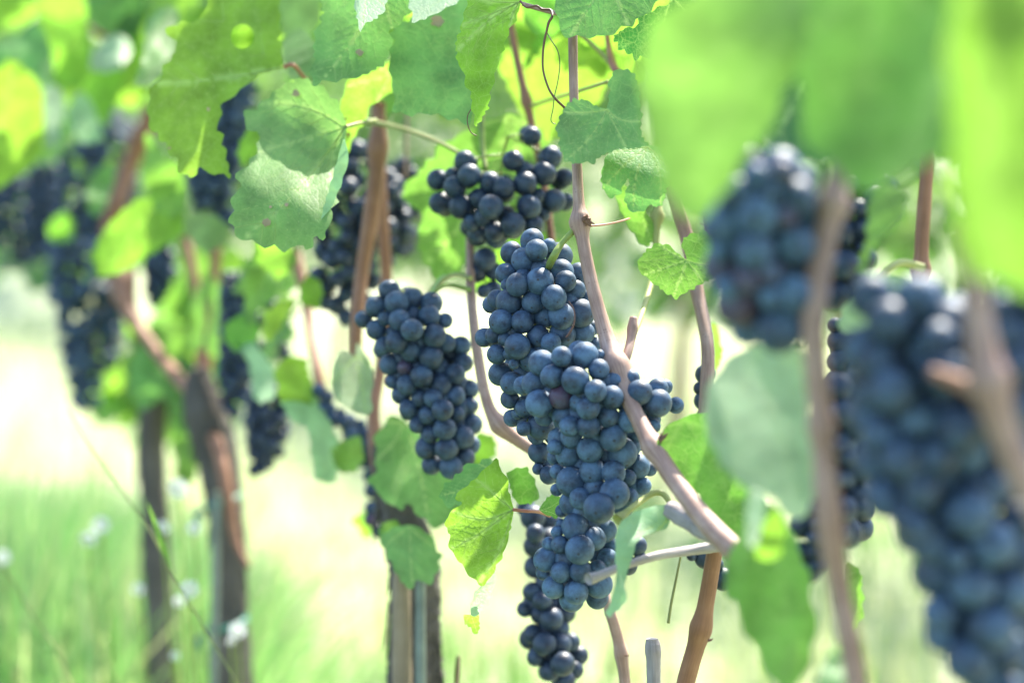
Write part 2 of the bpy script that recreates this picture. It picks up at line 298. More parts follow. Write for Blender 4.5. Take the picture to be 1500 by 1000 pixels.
def ray_len(poly, p, d):
    best = 1e9; q = np.roll(poly, -1, 0)
    e = q-poly; den = d[0]*e[:, 1]-d[1]*e[:, 0]; ok = np.abs(den) > 1e-12; w_ = poly-p
    t = np.where(ok, (w_[:, 0]*e[:, 1]-w_[:, 1]*e[:, 0])/np.where(ok, den, 1), 1e9); u = np.where(ok, (w_[:, 0]*d[1]-w_[:, 1]*d[0])/np.where(ok, den, 1), -1)
    m = (t > 1e-6) & (u >= 0) & (u <= 1)
    return t[m].min() if m.any() else 0
def rot(v, a): c, s = math.cos(a), math.sin(a); return np.array([v[0]*c-v[1]*s, v[0]*s+v[1]*c])
def vein_net(poly, p0, mid, size, rg, angles=(0, .85, -.85, 1.75, -1.75)):
    """list of (polyline, start radius, end radius), all in outline units"""
    res = []; c = np.mean(poly, 0)
    p0 = p0 + (c-p0)*.02
    for a in angles:
        d = rot(mid, a+rg.normal(0, .05)); Ln = ray_len(poly, p0, d)*.96
        if Ln < size*.12: continue
        bend = rg.normal(0, .05)*Ln; nrm = np.array([-d[1], d[0]]); ts = np.linspace(0, 1, 14)
        main = np.array([p0+d*Ln*t+nrm*bend*math.sin(t*math.pi) for t in ts]); r0 = size*.0042*(1 if a == 0 else .8); res.append((main, r0, r0*.25))
        m = max(2, int(Ln/size*9)); 
        for i in range(1, m+1):
            t = i/(m+1)*.92+.06; base = p0+d*Ln*t+nrm*bend*math.sin(t*math.pi)
            for sgn in (1, -1):
                dd = rot(d, sgn*(.78+rg.normal(0, .08))); l2 = min(ray_len(poly, base, dd)*.93, size*.34*(1.1-t*.5))
                if l2 < size*.04: continue
                u = np.linspace(0, 1, 7); cv = rot(dd, math.pi/2)
                res.append((np.array([base+dd*l2*q-cv*sgn*l2*.10*q*q for q in u]), r0*.42, r0*.12))
    return res
def seg_dist(pts, lines):
    best = np.full(len(pts), 1e9)
    for ln, r0, r1 in lines:
        for a, b in zip(ln[:-1], ln[1:]):
            ab = b-a; t = np.clip(((pts-a)@ab)/(ab@ab+1e-12), 0, 1); d = np.linalg.norm(pts-(a+t[:, None]*ab), axis=1); best = np.minimum(best, d)
    return best
def blade_mesh(outline, p0, mid, rg, holes=(), grid=26, veins=True, angles=(0, .85, -.85, 1.75, -1.75)):
    outline = np.asarray(outline, float); size = max(np.ptp(outline[:, 0]), np.ptp(outline[:, 1]))
    net = [v for v in vein_net(outline, np.asarray(p0, float), mid, size, rg, angles)] if veins else []
    hs = size/grid; lo = outline.min(0); hi = outline.max(0)
    gx, gy = np.meshgrid(np.arange(lo[0], hi[0], hs), np.arange(lo[1], hi[1], hs*.87)); gx = gx.copy(); gx[1::2] += hs/2
    G = np.stack([gx.ravel(), gy.ravel()], 1); G += rg.normal(0, hs*.06, G.shape); G = G[pip(outline, G)]
    G = G[np.min(np.linalg.norm(G[:, None]-outline[None, ::2], axis=2), axis=1) > hs*.35] if len(G) else G
    loops = [outline]+[np.asarray(h, float) for h in holes]; pts = []; edges = []
    for lp in loops:
        s = len(pts); pts += [tuple(p) for p in lp]; edges += [(s+i, s+(i+1) % len(lp)) for i in range(len(lp))]
    vp = []
    for ln, r0, r1 in net: vp += [p for p in ln if True]
    if vp:
        vp = np.array(vp); vp = vp[pip(outline, vp)]
        for h in holes: vp = vp[~pip(np.asarray(h), vp)]
        if len(vp) and len(G): G = G[np.min(np.linalg.norm(G[:, None]-vp[None], axis=2), axis=1) > hs*.3]
        pts += [tuple(p) for p in vp]
    for h in holes: G = G[~pip(np.asarray(h), G)]
    pts += [tuple(p) for p in G]
    sc_ = 1.0/size
    r = delaunay_2d_cdt([Vector(((p[0]-lo[0])*sc_, (p[1]-lo[1])*sc_)) for p in pts], edges, [], 0, 1e-6)
    V = np.array([(v[0]/sc_+lo[0], v[1]/sc_+lo[1]) for v in r[0]]); F = np.array(r[2]); cen = V[F].mean(1); keep = pip(outline, cen)
    for h in holes: keep &= ~pip(np.asarray(h), cen)
    net2 = []
    for ln, r0, r1 in net:
        ok = np.ones(len(ln), bool)
        for h in holes: ok &= ~pip(np.asarray(h), ln)
        if ok.all(): net2.append((ln, r0, r1))
    return V, F[keep], net2, size
def folds(rg, size, amp):
    """smooth undulation of a blade, in outline units, as a function of outline coordinates"""
    ks = [(rg.normal(0, 1, 2)*f/size, rg.uniform(0, 6.28), amp*size*a) for f, a in ((3.5, .06), (5.5, .022), (11, .004), (17, .0025))]
    return lambda q: sum(a*np.sin(q@k+p) for k, p, a in ks)
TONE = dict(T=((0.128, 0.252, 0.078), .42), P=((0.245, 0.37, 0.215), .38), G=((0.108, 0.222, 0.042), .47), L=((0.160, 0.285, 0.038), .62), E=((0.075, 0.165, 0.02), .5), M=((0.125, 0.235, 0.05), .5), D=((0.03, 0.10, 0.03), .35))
def leaf(label, out, d0, tone, p0=None, tip=None, tx=0.0, ty=0.0, amp=1.0, tooth=11, tamp=3.2, cup=0.0, holes=(), seed=0, group=None, petiole=None, pet_mat='petiole', flip=False, detail=True, rnd=1, name='vine_leaf', angles=(0, .85, -.85, 1.75, -1.75), spots=(), edge_brown=None):
    rg = np.random.default_rng(abs(seed*1000+int(out[0][0]*3+out[0][1]))); out = np.asarray(out, float)
    c = out.mean(0); p0 = np.asarray(p0 if p0 is not None else out[np.argmin(out[:, 1])], float)
    tip = np.asarray(tip, float) if tip is not None else out[np.argmax(np.linalg.norm(out-p0, axis=1))]
    mid = (tip-p0)/np.linalg.norm(tip-p0)
    poly = serrate(round_poly(out, rnd), tooth*1.4, tamp*1.1, rg, p0) if tamp > 0 else resample(round_poly(out, 2), 5)
    V, F, net, size = blade_mesh(poly, p0, mid, rg, holes, 30 if detail else 18, angles=angles)
    fl = folds(rg, size, amp); nrm = np.array([-mid[1], mid[0]])
    def depth(q, puck=True):
        k = K(d0); z = tx*(q[:, 0]-c[0])*k+ty*(q[:, 1]-c[1])*k + fl(q)*k
        if cup: z = z + cup*np.abs((q-p0)@nrm)*k
        return d0+z
    dv = depth(V)
    if net: dv = dv - size*.006*K(d0)*(1-np.exp(-seg_dist(V, net)/(size*.02)))*(1.0 if not flip else -1.0)
    W_ = PA(V, dv); base = PA(p0[None], depth(p0[None]))[0]; root = empty(name, base, label, 'leaf', group)
    Ff = F if flip else F[:, ::-1]
    # orientation: upper face towards the camera unless flipped
    nn = np.cross(W_[Ff[:, 1]]-W_[Ff[:, 0]], W_[Ff[:, 2]]-W_[Ff[:, 0]]).sum(0)
    if (nn @ (W_.mean(0)-CAM) < 0) == flip: Ff = Ff[:, ::-1]
    t = TONE[tone]; jit = rg.uniform(.88, 1.12, 3)
    b = mesh_obj('blade', W_-base, Ff, M['leaf'], root, uv=V*K(d0), color=(*[t[0][i]*jit[i] for i in range(3)], t[1]))
    vein_attr(b, V, net, size, 1.0 if detail else .25)
    if net and detail:
        B = Buf()
        for ln, r0, r1 in net:
            B.add(*tube_data(PA(ln, depth(ln)), np.linspace(r0, r1, len(ln))*K(d0), 5, False))
        B.build('vein', M['vein'], b, base)
    for (x, y, r) in spots:
        aa = np.linspace(0, 2*math.pi, 15)[:-1]; q = np.array([(x+r*math.cos(a)*rg.uniform(.4, 1.1), y+r*.7*math.sin(a)*rg.uniform(.75, 1.2)) for a in aa]+[(x, y)])
        S = PA(q, depth(q)-0.0016); mesh_obj('brown_spot', S-base, [(14, i, (i+1) % 14) for i in range(14)], M['dry'], b)
    if petiole:
        V2, F2, U2 = px_tube([(p0[0], p0[1], petiole[0][2], depth(p0[None])[0])]+list(petiole), 8, 6); mesh_obj('petiole', V2-base, F2, M[pet_mat], root, uv=U2)
    return root
def vein_attr(o, q, net, size, wt=1.0):
    if not net: return
    a = o.data.attributes.new('veins', 'FLOAT', 'POINT'); m = seg_dist(q, [v for v in net if v[1] > size*.003]); s = seg_dist(q, net)
    a.data.foreach_set('value', (np.maximum(.92*np.exp(-(m/(size*.006))**2), .22*np.exp(-(s/(size*.005))**2))*wt).astype(np.float32))
def lobed(seed, L=0.075):
    rg = np.random.default_rng(seed); ang = np.radians([0, 20, 31, 48, 62, 80, 104, 128, 150, 165, 174]); rr = np.array([1.0, .80, .64, .90, .84, .62, .76, .68, .58, .45, .10])
    pts = []
    for s in (1, -1):
        r2 = rr*rg.uniform(.93, 1.07, len(rr)); r2[0] = 1; half = [(math.sin(a)*r*s*L, -math.cos(a)*r*L) for a, r in zip(ang, r2)]
        pts = (pts+half) if s == 1 else (pts+half[::-1][:-1])
    return np.array(pts)
def loose_leaf_proto(seed, L):
    """free-standing leaf in its own frame: petiole at origin, tip along -Z, upper face towards -Y"""
    rg = np.random.default_rng(seed); poly = serrate(round_poly(lobed(seed, L), 1), L*.12, L*.04, rg, (0, 0))
    V, F, net, size = blade_mesh(poly, np.array([0, 0.0]), np.array([0, -1.0]), rg, grid=17, angles=(0, .85, -.85, 1.8, -1.8)); fl = folds(rg, size, 1.6)
    def f3(q): 
        y = fl(q)-fl(np.zeros((1, 2)))+.25*np.abs(q[:, 0])+.6*(q[:, 1]/size)**2*size*.5
        return np.stack([q[:, 0], y, q[:, 1]], 1)
    W_ = f3(V); W_[:, 1] -= size*.006*(1-np.exp(-seg_dist(V, net)/(size*.02)))
    nn = np.cross(W_[F[:, 1]]-W_[F[:, 0]], W_[F[:, 2]]-W_[F[:, 0]]).sum(0)
    if nn[1] > 0: F = F[:, ::-1]
    root = bpy.data.objects.new('vine_leaf', None); root.empty_display_size = .01
    b = mesh_obj('blade', W_, F, M['leaf'], root, uv=V); vein_attr(b, V, net, size, .25); B = Buf()
    for ln, r0, r1 in net: B.add(*tube_data(f3(ln), np.linspace(r0, r1, len(ln)), 4, False))
    v = B.build('vein', M['vein'], b)
    pt = tube_data(catmull([(0, 0, 0), (.2*L, .15*L, .35*L), (.3*L, .3*L, .8*L)], 5), np.full(11, L*.016), 6); p = mesh_obj('petiole', pt[0], pt[1], M['petiole'], root, uv=pt[2])
    return root, b, v, p
# ------------------------------------------------------------------ grape bunches
def berry_mesh(seed, seg=32, rings=20):
    rg = np.random.default_rng(seed); V = [(0, 0, 1)]; F = []
    zs = [math.cos(math.pi*i/rings) for i in range(1, rings)]; el = rg.uniform(.97, 1.06)
    for i, z in enumerate(zs):
        r = math.sqrt(1-z*z)
        for j in range(seg):
            a = 2*math.pi*j/seg; V.append((r*math.cos(a), r*math.sin(a), z))
    V.append((0, 0, -1)); V = np.array(V, float)
    k = rg.normal(0, 1.1, (3, 3)); ph = rg.uniform(0, 6, 3); V *= (1+sum(.012*np.sin(V@k[i]+ph[i]) for i in range(3)))[:, None]
    rho = np.hypot(V[:, 0], V[:, 1]); m = V[:, 2] < 0
    V[:, 2] += np.where(m, .05*np.exp(-(rho/.16)**2)-.06*np.exp(-(rho/.05)**2), 0); V[:, 2] *= el
    for j in range(seg): F.append((0, 1+j, 1+(j+1) % seg))
    for i in range(rings-2):
        for j in range(seg): F.append((1+i*seg+j, 1+(i+1)*seg+j, 1+(i+1)*seg+(j+1) % seg, 1+i*seg+(j+1) % seg))
    b = 1+(rings-2)*seg; e = len(V)-1
    for j in range(seg): F.append((b+j, e, b+(j+1) % seg))
    me = bpy.data.meshes.new('berry'); me.from_pydata([tuple(v) for v in V], [], F); me.polygons.foreach_set('use_smooth', [True]*len(me.polygons)); me.materials.append(M['grape']); return me
BERRY = [berry_mesh(i) for i in range(5)]; BERRY_LO = [berry_mesh(i+9, 18, 12) for i in range(3)]
def place_bunch(label, C, R, axis, d0, group, speck=0.2, bloom=1.0, red=(), lo=False, stem_px=None, seed=0, stem_r=2.2):
    """C berry centres (world), R radii, axis world polyline top to bottom"""
    rg = np.random.default_rng(seed+len(C)); base = axis[0]; root = empty('grape_bunch', base, label, 'grape bunch', group)
    src = BERRY_LO if lo else BERRY
    for i, (c, r) in enumerate(zip(C, R)):
        o = bpy.data.objects.new('berry', src[int(rg.integers(len(src)))]); COL.objects.link(o); o.parent = root; o.location = Vector(c-base); o.scale = (r, r, r)
        j = np.argmin(np.linalg.norm(axis-c, axis=1)); ax = axis[j]; dirv = Vector(c-ax)+Vector((0, 0, -1.6*r))+Vector(rg.normal(0, .7*r, 3))
        if dirv.length < 1e-6: dirv = Vector((0, 0, -1))
        o.rotation_euler = (-dirv).to_track_quat('Z', 'Y').to_euler(); o.rotation_euler.rotate_axis('Z', rg.uniform(0, 6.28))
        g = 0.0
        if i in red: g = .6
        o.color = (speck*rg.uniform(.5, 1.3), g, bloom*rg.uniform(.62, 1.16)*(0.6 if g else 1), 1)
    B = Buf(); k = K(d0)
    B.add(*tube_data(axis, np.linspace(stem_r, stem_r*.4, len(axis))*k, 7))
    for c, r in zip(C, R):
        j = np.argmin(np.linalg.norm(axis-(c+np.array([0, 0, r])), axis=1)); a = axis[j]
        if np.linalg.norm(c-a) > 1e-4: B.add(*tube_data(catmull([a, (a+c)/2+np.array([0, 0, .15*r]), c], 3), np.full(7, 1.0*k), 5, False))
    if stem_px: 
        V, F, U = px_tube(stem_px, 9, 7, rough=.06); B.add(V, F, U)
    B.build('stalk', M['stem'], root, base); return root
def bunch_traced(label, L, d0, back=20, group=None, stem_px=None, seed=0, thick=.8, fill=True, grow=1.06, **kw):
    rg = np.random.default_rng(seed); L = [tuple(b)+(0,)*(4-len(b)) for b in L]; A = np.array(L, float); A[:, 2] *= grow; x, y, r, off = A.T; k = K(d0)
    cx = np.zeros(len(A)); hw = np.zeros(len(A))
    for i in range(len(A)):
        m = np.abs(y-y[i]) < 45; lo, hi = (x[m]-r[m]).min(), (x[m]+r[m]).max(); cx[i] = (lo+hi)/2; hw[i] = (hi-lo)/2
    z = -np.sqrt(np.maximum((np.maximum(hw-r*.8, r*.3))**2-(x-cx)**2, 0))*thick + off*r*1.1 - np.arange(len(A))*0.02
    for it in range(160):                                     # settle the depths so berries touch but do not sink into each other
        dz = np.zeros(len(A)); 
        for i in range(len(A)):
            dx = np.hypot(x-x[i], y-y[i]); s = .85*(r+r[i]); m = (dx < s); m[i] = False
            if not m.any(): continue
            need = np.sqrt(np.maximum(s[m]**2-dx[m]**2, 0)); cur = z[i]-z[m]; sg = np.where(cur == 0, 1, np.sign(cur)); pen = need-np.abs(cur)
            dz[i] += np.sum(np.where(pen > 0, sg*pen*.22, 0))
        z += np.clip(dz, -4, 4); z = np.clip(z, -hw*1.25-6, hw*.7+14)
    cov = [(x[i], y[i], r[i]*.93) for i in range(len(A))]; d = d0+z*k; C = list(PA(A[:, :2], d)); R = list(r*d*W0/1500)
    ys = np.linspace(y.min(), y.max()-r.mean(), 9); axp = []
    for yy in ys:
        m = np.argmin(np.abs(y-yy)); axp.append((cx[m], yy))
    axp = np.array(axp); axp[1:-1, 0] = (axp[:-2, 0]+axp[1:-1, 0]+axp[2:, 0])/3; axis = PA(axp, np.full(len(axp), d0+4*k))
    if fill:                                                   # berries lying just behind the gaps of the traced front layer
        for it in range(60):
            if len(C) >= 100: break
            cand = np.stack([rg.uniform(x.min(), x.max(), 900), rg.uniform(y.min()-5, y.max()+4, 900)], 1); best = None
            CX = np.array([q[0] for q in cov]); CY = np.array([q[1] for q in cov]); CR = np.array([q[2] for q in cov])
            j = np.array([np.argmin(np.abs(y-c[1])+.5*np.abs(x-c[0])) for c in cand]); ok = np.abs(cand[:, 0]-cx[j]) < hw[j]-r.mean()*1.15
            gap = np.min(np.hypot(cand[:, :1]-CX, cand[:, 1:]-CY)-CR, axis=1); gap[~ok] = -99
            found = False
            for q in np.argsort(-gap)[:200]:                    # only where berries stand all round
                if gap[q] < 1: break
                vx, vy = x-cand[q, 0], y-cand[q, 1]; m = np.hypot(vx, vy) < r.mean()*2.9; an = np.sort(np.arctan2(vy[m], vx[m]))
                if len(an) >= 3 and max(np.max(np.diff(an)), an[0]+2*math.pi-an[-1]) < 2.1: found = True; break
                gap[q] = -99
            b = int(np.argmax(gap))
            if not found or gap[b] < 1.0: break
            m = np.argsort(np.hypot(x-cand[b, 0], y-cand[b, 1]))[:4]; zz = z[m].mean()+r.mean()*1.25; dd = d0+zz*k; rr = r.mean()*rg.uniform(.95, 1.1)
            C.append(P(cand[b, 0], cand[b, 1], dd)); R.append(rr*K(dd)); cov.append((cand[b, 0], cand[b, 1], rr*.9))
    n = 0; tries = 0
    while len(C) < 100 and n < back and tries < 1500:
        tries += 1; i = int(rg.integers(len(A))); px = x[i]+rg.normal(0, 6); py = y[i]+rg.normal(0, 8); dd = d0+(np.sqrt(max((hw[i]-r[i])**2-(px-cx[i])**2, 0))*thick*(rg.uniform(-.15, .5) if n < back*.55 else rg.uniform(.5, 1)))*k
        if abs(px-cx[i]) > hw[i]-r[i]*1.3 or np.min(np.hypot(px-x, py-y)-r*.55) > 0: continue
        c = P(px, py, dd); rr = r.mean()*K(dd)*rg.uniform(.85, 1)
        if np.min(np.linalg.norm(np.array(C)-c, axis=1)-np.array(R)) > rr*.62: C.append(c); R.append(rr); n += 1
    return place_bunch(label, np.array(C), np.array(R), axis, d0, group, stem_px=stem_px, seed=seed, **kw)
def bunch_grown(label, ax, d0, rpx, nmax=100, group=None, seed=0, squash=.9, lo=True, stem_px=None, red_n=0, pack=1.5, **kw):
    """ax rows (x, y, half width px[, depth shift m])"""
    rg = np.random.default_rng(seed+5); a = catmull([tuple(q)[:3]+(q[3] if len(q) > 3 else 0,) for q in ax], 12); k = K(d0)
    cum = np.concatenate([[0], np.cumsum(np.linalg.norm(np.diff(a[:, :2], axis=0), axis=1)*(.5*(a[1:, 2]+a[:-1, 2])))]); C = np.zeros((0, 3)); R = np.zeros(0)
    for t in range(6000):
        if len(C) >= nmax: break
        u = rg.uniform(0, cum[-1]); j = min(np.searchsorted(cum, u), len(a)-1); q = a[j]; phi = rg.uniform(0, 2*math.pi)
        if math.sin(phi) > .35 and rg.random() < .75: continue
        rr = rpx*rg.uniform(.86, 1.1)*(0.6 if rg.random() < .04 else 1); s = max(q[2]-rr*.9, 1)*(rg.uniform(.8, 1.04) if rg.random() < .72 else rg.uniform(.1, .7))
        c = P(q[0]+s*math.cos(phi), q[1]+rg.normal(0, 3), d0+q[3]+s*squash*math.sin(phi)*k); rw = rr*k
        if len(C) == 0 or np.all(np.linalg.norm(C-c, axis=1) > (R+rw)*pack/2): C = np.vstack([C, c]); R = np.append(R, rw)
    axis = PA(a[::4, :2], d0+a[::4, 3]); red = set(int(i) for i in rg.integers(0, len(C), red_n))
    return place_bunch(label, C, R, axis, d0, group, lo=lo, red=red, stem_px=stem_px, seed=seed, **kw)
# ================================================================== THE PLACE
# ------------------------------------------------------------------ ground, meadow grass, next rows
def ground_z(x, y): return np.where(y > 14, (y-14)*0.21, 0.0)+0.0*x
ys = np.concatenate([np.linspace(-6, 14, 41), np.linspace(15, 150, 60)]); xs = np.linspace(-110, 110, 90)
GX, GY = np.meshgrid(xs, ys); GZ = ground_z(GX, GY)+RNG.normal(0, .012, GX.shape)
nx = len(xs); gv = np.stack([GX.ravel(), GY.ravel(), GZ.ravel()], 1)
gf = [(j*nx+i, j*nx+i+1, (j+1)*nx+i+1, (j+1)*nx+i) for j in range(len(ys)-1) for i in range(nx-1)]
tag(mesh_obj('ground', gv, gf, M['ground']), kind='structure')
def tone_attr(o, cols):
    a = o.data.color_attributes.new('tone', 'FLOAT_COLOR', 'POINT'); c = np.ones((len(cols), 4), np.float32); c[:, :3] = cols; a.data.foreach_set('color', c.ravel())
def grass_mesh(name, X, Y, H, Wd, pal, lean=.35, mat='grass', clump=False):
    n = len(X); Z = ground_z(X, Y); a = RNG.uniform(0, 6.283, n); la = RNG.uniform(0, 6.283, n); ln = RNG.uniform(.05, lean, n)*H; ts = [0, .4, .75, 1]
    V = np.zeros((n, 7, 3)); 
    for i, t in enumerate(ts):
        cx = X+np.cos(la)*ln*t*t; cy = Y+np.sin(la)*ln*t*t; cz = Z+H*t*(1-.12*t*ln/H)
        wv = Wd*(1-t)**.6
        if i < 3:
            V[:, 2*i] = np.stack([cx-np.cos(a)*wv, cy-np.sin(a)*wv, cz], 1); V[:, 2*i+1] = np.stack([cx+np.cos(a)*wv, cy+np.sin(a)*wv, cz], 1)
        else: V[:, 6] = np.stack([cx, cy, cz], 1)
    b = (np.arange(n)*7)[:, None]; q = np.concatenate([b+np.array([[0, 1, 3, 2]]), b+np.array([[2, 3, 5, 4]])]); t3 = b+np.array([[4, 5, 6]])
    me = bpy.data.meshes.new(name); nv = n*7; me.vertices.add(nv); me.vertices.foreach_set('co', V.ravel())
    loops = np.concatenate([q.ravel(), t3.ravel()]); tot = np.concatenate([np.full(len(q), 4), np.full(len(t3), 3)]); st = np.concatenate([[0], np.cumsum(tot)[:-1]])
    me.loops.add(len(loops)); me.loops.foreach_set('vertex_index', loops.astype(np.int32)); me.polygons.add(len(tot)); me.polygons.foreach_set('loop_start', st.astype(np.int32)); me.polygons.foreach_set('loop_total', tot.astype(np.int32))
    me.update(calc_edges=True); me.materials.append(M[mat]); o = bpy.data.objects.new(name, me); COL.objects.link(o)
    pal = np.array(pal); cl = np.sin(X*3.1+1.3*np.sin(Y*2.3))+np.sin(Y*2.7+1.7*np.sin(X*1.9)); c = pal[RNG.integers(0, len(pal), n)]*RNG.uniform(.7, 1.3, (n, 1))
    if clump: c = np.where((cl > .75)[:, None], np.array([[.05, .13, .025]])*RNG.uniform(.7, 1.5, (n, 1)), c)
    tone_attr(o, np.repeat(c, 7, 0)); return o
# meadow behind the row, in the sun
n = 26000; Yb = 1.9+RNG.random(n)**1.3*11; Xb = -0.62*Yb+RNG.random(n)*1.15*Yb
keep = Xb > (0.52-0.492*Yb+.12); Xb, Yb = Xb[keep], Yb[keep]
o = grass_mesh('meadow_grass', Xb, Yb, RNG.uniform(.06, .26, len(Xb)), RNG.uniform(.0022, .0045, len(Xb)), [(.20, .28, .11), (.30, .36, .18), (.40, .42, .28), (.48, .46, .34)], clump=True)
tag(o, 'sunlit short meadow grass beyond the vine row', 'grass', kind='stuff')
# tall grass on the near side of the row, in its shade
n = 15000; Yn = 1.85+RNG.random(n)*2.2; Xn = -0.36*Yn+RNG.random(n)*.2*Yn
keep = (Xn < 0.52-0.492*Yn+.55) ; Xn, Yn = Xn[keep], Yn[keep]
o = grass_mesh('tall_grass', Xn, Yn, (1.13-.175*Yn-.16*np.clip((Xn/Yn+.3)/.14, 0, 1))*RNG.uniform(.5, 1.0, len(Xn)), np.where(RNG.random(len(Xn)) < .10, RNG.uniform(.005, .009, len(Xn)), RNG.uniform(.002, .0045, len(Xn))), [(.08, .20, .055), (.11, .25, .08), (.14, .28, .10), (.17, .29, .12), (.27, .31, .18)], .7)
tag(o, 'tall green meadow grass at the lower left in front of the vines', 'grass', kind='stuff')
def hedge(name, label, x0, y0, x1, y1, zlo, zhi, thick, n, L, pal):
    t = RNG.random(n); x = x0+(x1-x0)*t+RNG.normal(0, thick, n); y = y0+(y1-y0)*t+RNG.normal(0, thick, n); u = RNG.random(n)
    gap = .5+.5*np.sin(t*70+3*np.sin(t*23)); z = ground_z(x, y)+zlo+(zhi-zlo)*u+RNG.normal(0, .08, n)*gap
    ctr = np.stack([x, y, z], 1); nr = RNG.normal(0, 1, (n, 3)); nr[:, 1] -= .7; nr /= np.linalg.norm(nr, axis=1)[:, None]
    a = np.cross(nr, np.array([0, 0, 1.0])); a /= np.linalg.norm(a, axis=1)[:, None]+1e-9; b = np.cross(nr, a); s = (L*RNG.uniform(.6, 1.25, n))[:, None]
    V = np.stack([ctr-b*s, ctr+a*s*.75-b*s*.1, ctr+b*s*.7+a*s*.35, ctr+b*s*.5, ctr+b*s*.7-a*s*.35, ctr-a*s*.75-b*s*.1], 1).reshape(-1, 3)
    F = [(i*6, i*6+1, i*6+2, i*6+3) for i in range(n)]+[(i*6, i*6+3, i*6+4, i*6+5) for i in range(n)]
    o = mesh_obj(name, V, F, M['hedge']); pal = np.array(pal); c = pal[RNG.integers(0, len(pal), n)]*RNG.uniform(.7, 1.25, (n, 1)); tone_attr(o, np.repeat(c, 6, 0)); return tag(o, label, 'foliage', kind='stuff')
HP = [(.05, .12, .035), (.07, .16, .045), (.09, .18, .055), (.12, .20, .08)]
hedge('vine_foliage', 'out of focus foliage of the next vine row behind', 3.6-.492*.5, .5, 3.6-.492*18, 18, .62, 1.9, .18, 9000, .06, HP)
hedge('vine_foliage', 'pale far vine row foliage on the slope', 6.5, 8, 6.5-.492*26, 30, .5, 2.0, .25, 5000, .10, HP)
# unseen canopy leaves of the near row, added to block and filter light
def canopy(n, label, y0=.25, yl=3.9, near=False):
    y = y0+RNG.random(n)*yl; x = .52-.492*y+RNG.normal(0, .07, n)+.04; ztop = CAMZ+y*(.2-math.tan(PITCH))+.055
    z = ztop+RNG.random(n)**1.2*.75 if not near else .7+RNG.random(n)*1.25
    if not near: k_ = ~((y < 1.0) & (RNG.random(n) < .72)); x, y, z = x[k_], y[k_], z[k_]; n = len(x)  # thinned near the camera so sun reaches the foreground leaves
    ctr = np.stack([x, y, z], 1); B = Buf(); tones = []
    for i in range(n):
        L_ = .05*RNG.uniform(.75, 1.2); q = lobed(i % 23, L_); a = RNG.normal(0, .6); tl = RNG.normal(.5, .4)
        pts = np.stack([q[:, 0], .25*np.abs(q[:, 0]), q[:, 1]], 1); pts = np.vstack([[(0, 0, 0)], pts])
        Rz = np.array(Matrix.Rotation(a-.45, 3, 'Z')); Rx = np.array(Matrix.Rotation(-tl, 3, 'X')); W_ = pts@Rx.T@Rz.T+ctr[i]
        m = len(q); B.add(W_, [(0, 1+(j+1) % m, 1+j) for j in range(m)])
        tones += [np.array((.06, .16, .03))*RNG.uniform(.7, 1.4)]*(m+1)
    o = B.build('shade_canopy', M['hedge']); tone_attr(o, np.array(tones)); return tag(o, label, 'foliage', kind='stuff')
canopy(430, 'unseen leafy top of the near vine row, added to shade the bunches')
canopy(460, 'unseen vine row foliage beside the camera, added to block light from the right', -3.2, 3.3, True)
# trunks and canes of the next row, far out of focus
for i, (yy, h, lean) in enumerate([(6.13, 1.0, .05), (5.2, 1.0, -.04), (7.1, 1.0, .03), (8.2, 1.05, 0), (9.2, 1.0, .02)]):
    xx = 3.6-.492*yy; V, F, U = tube_data(catmull([(xx, yy, -.02), (xx+.02, yy, .35), (xx+lean, yy+.02, .75), (xx+lean*1.5, yy, h)], 6), np.linspace(.045, .022, 19), 10, True, .15, i)
    tag(mesh_obj('grapevine', V-np.array([xx, yy, 0]), F, M['wood'], uv=U, loc=(xx, yy, 0)), 'blurred pale trunk in the next vine row behind', 'grapevine', 'trunks of the next vine row')
# ------------------------------------------------------------------ bunches (berry centres traced as x, y, radius, depth hint)
def T(ox, oy, s, L): return [(ox+b[0]/s, oy+b[1]/s, b[2]/s)+tuple(b[3:]) for b in L]
bb = T(680, 320, 5.555, [(550,180,92,.6),(690,220,55,1),(775,305,105,1),(590,260,88),(385,280,85,.4),(490,340,105),(340,450,85,.3),(480,490,75,.8),(625,410,80,.8),(790,435,100,.2),(935,450,90,.8),(435,540,93),(350,540,50,1),(825,510,85,-.3),(615,510,108,-.5),(905,580,82,.4),(1000,640,60,1),(220,700,70,.6),(265,655,75,.3),(365,680,105,-.2),(560,680,90),(950,770,112),(730,645,100,-.5),(790,795,105,-.2),(650,800,85,.7),(300,840,95),(475,840,90),(1045,890,60,.8),(970,930,90,.3),(800,940,105,.4)])
bb += T(680, 480, 5.555, [(165,80,75),(240,60,68),(330,95,55,.5),(430,150,102,-.3),(600,70,88),(705,125,80,-.1),(1050,145,70,.6),(265,215,78,.2),(360,215,45,.7),(405,295,42,-.2),(535,260,90),(295,375,95),(385,450,92,-.2),(370,580,75,.3),(485,655,72),(430,700,45,.5),(390,735,70),(485,820,60),(625,800,110),(590,890,60,.6),(730,880,75,.6),(720,400,80,1),(860,330,85,1.2)])
bb += T(760, 620, 5.555, [(165,235,85),(155,370,45,.5),(240,420,70),(300,430,50,.8)])
bunch_traced('large speckled blue bunch in the centre, right under the knobbly pale green stalk', bb, 1.005, 18, stem_px=[(850,328,6.5,.975),(838,340,4.5,.972),(822,358,4.6,.97),(811,376,6.2,.968),(803,392,5,.985)], seed=1, speck=.85, bloom=.92)
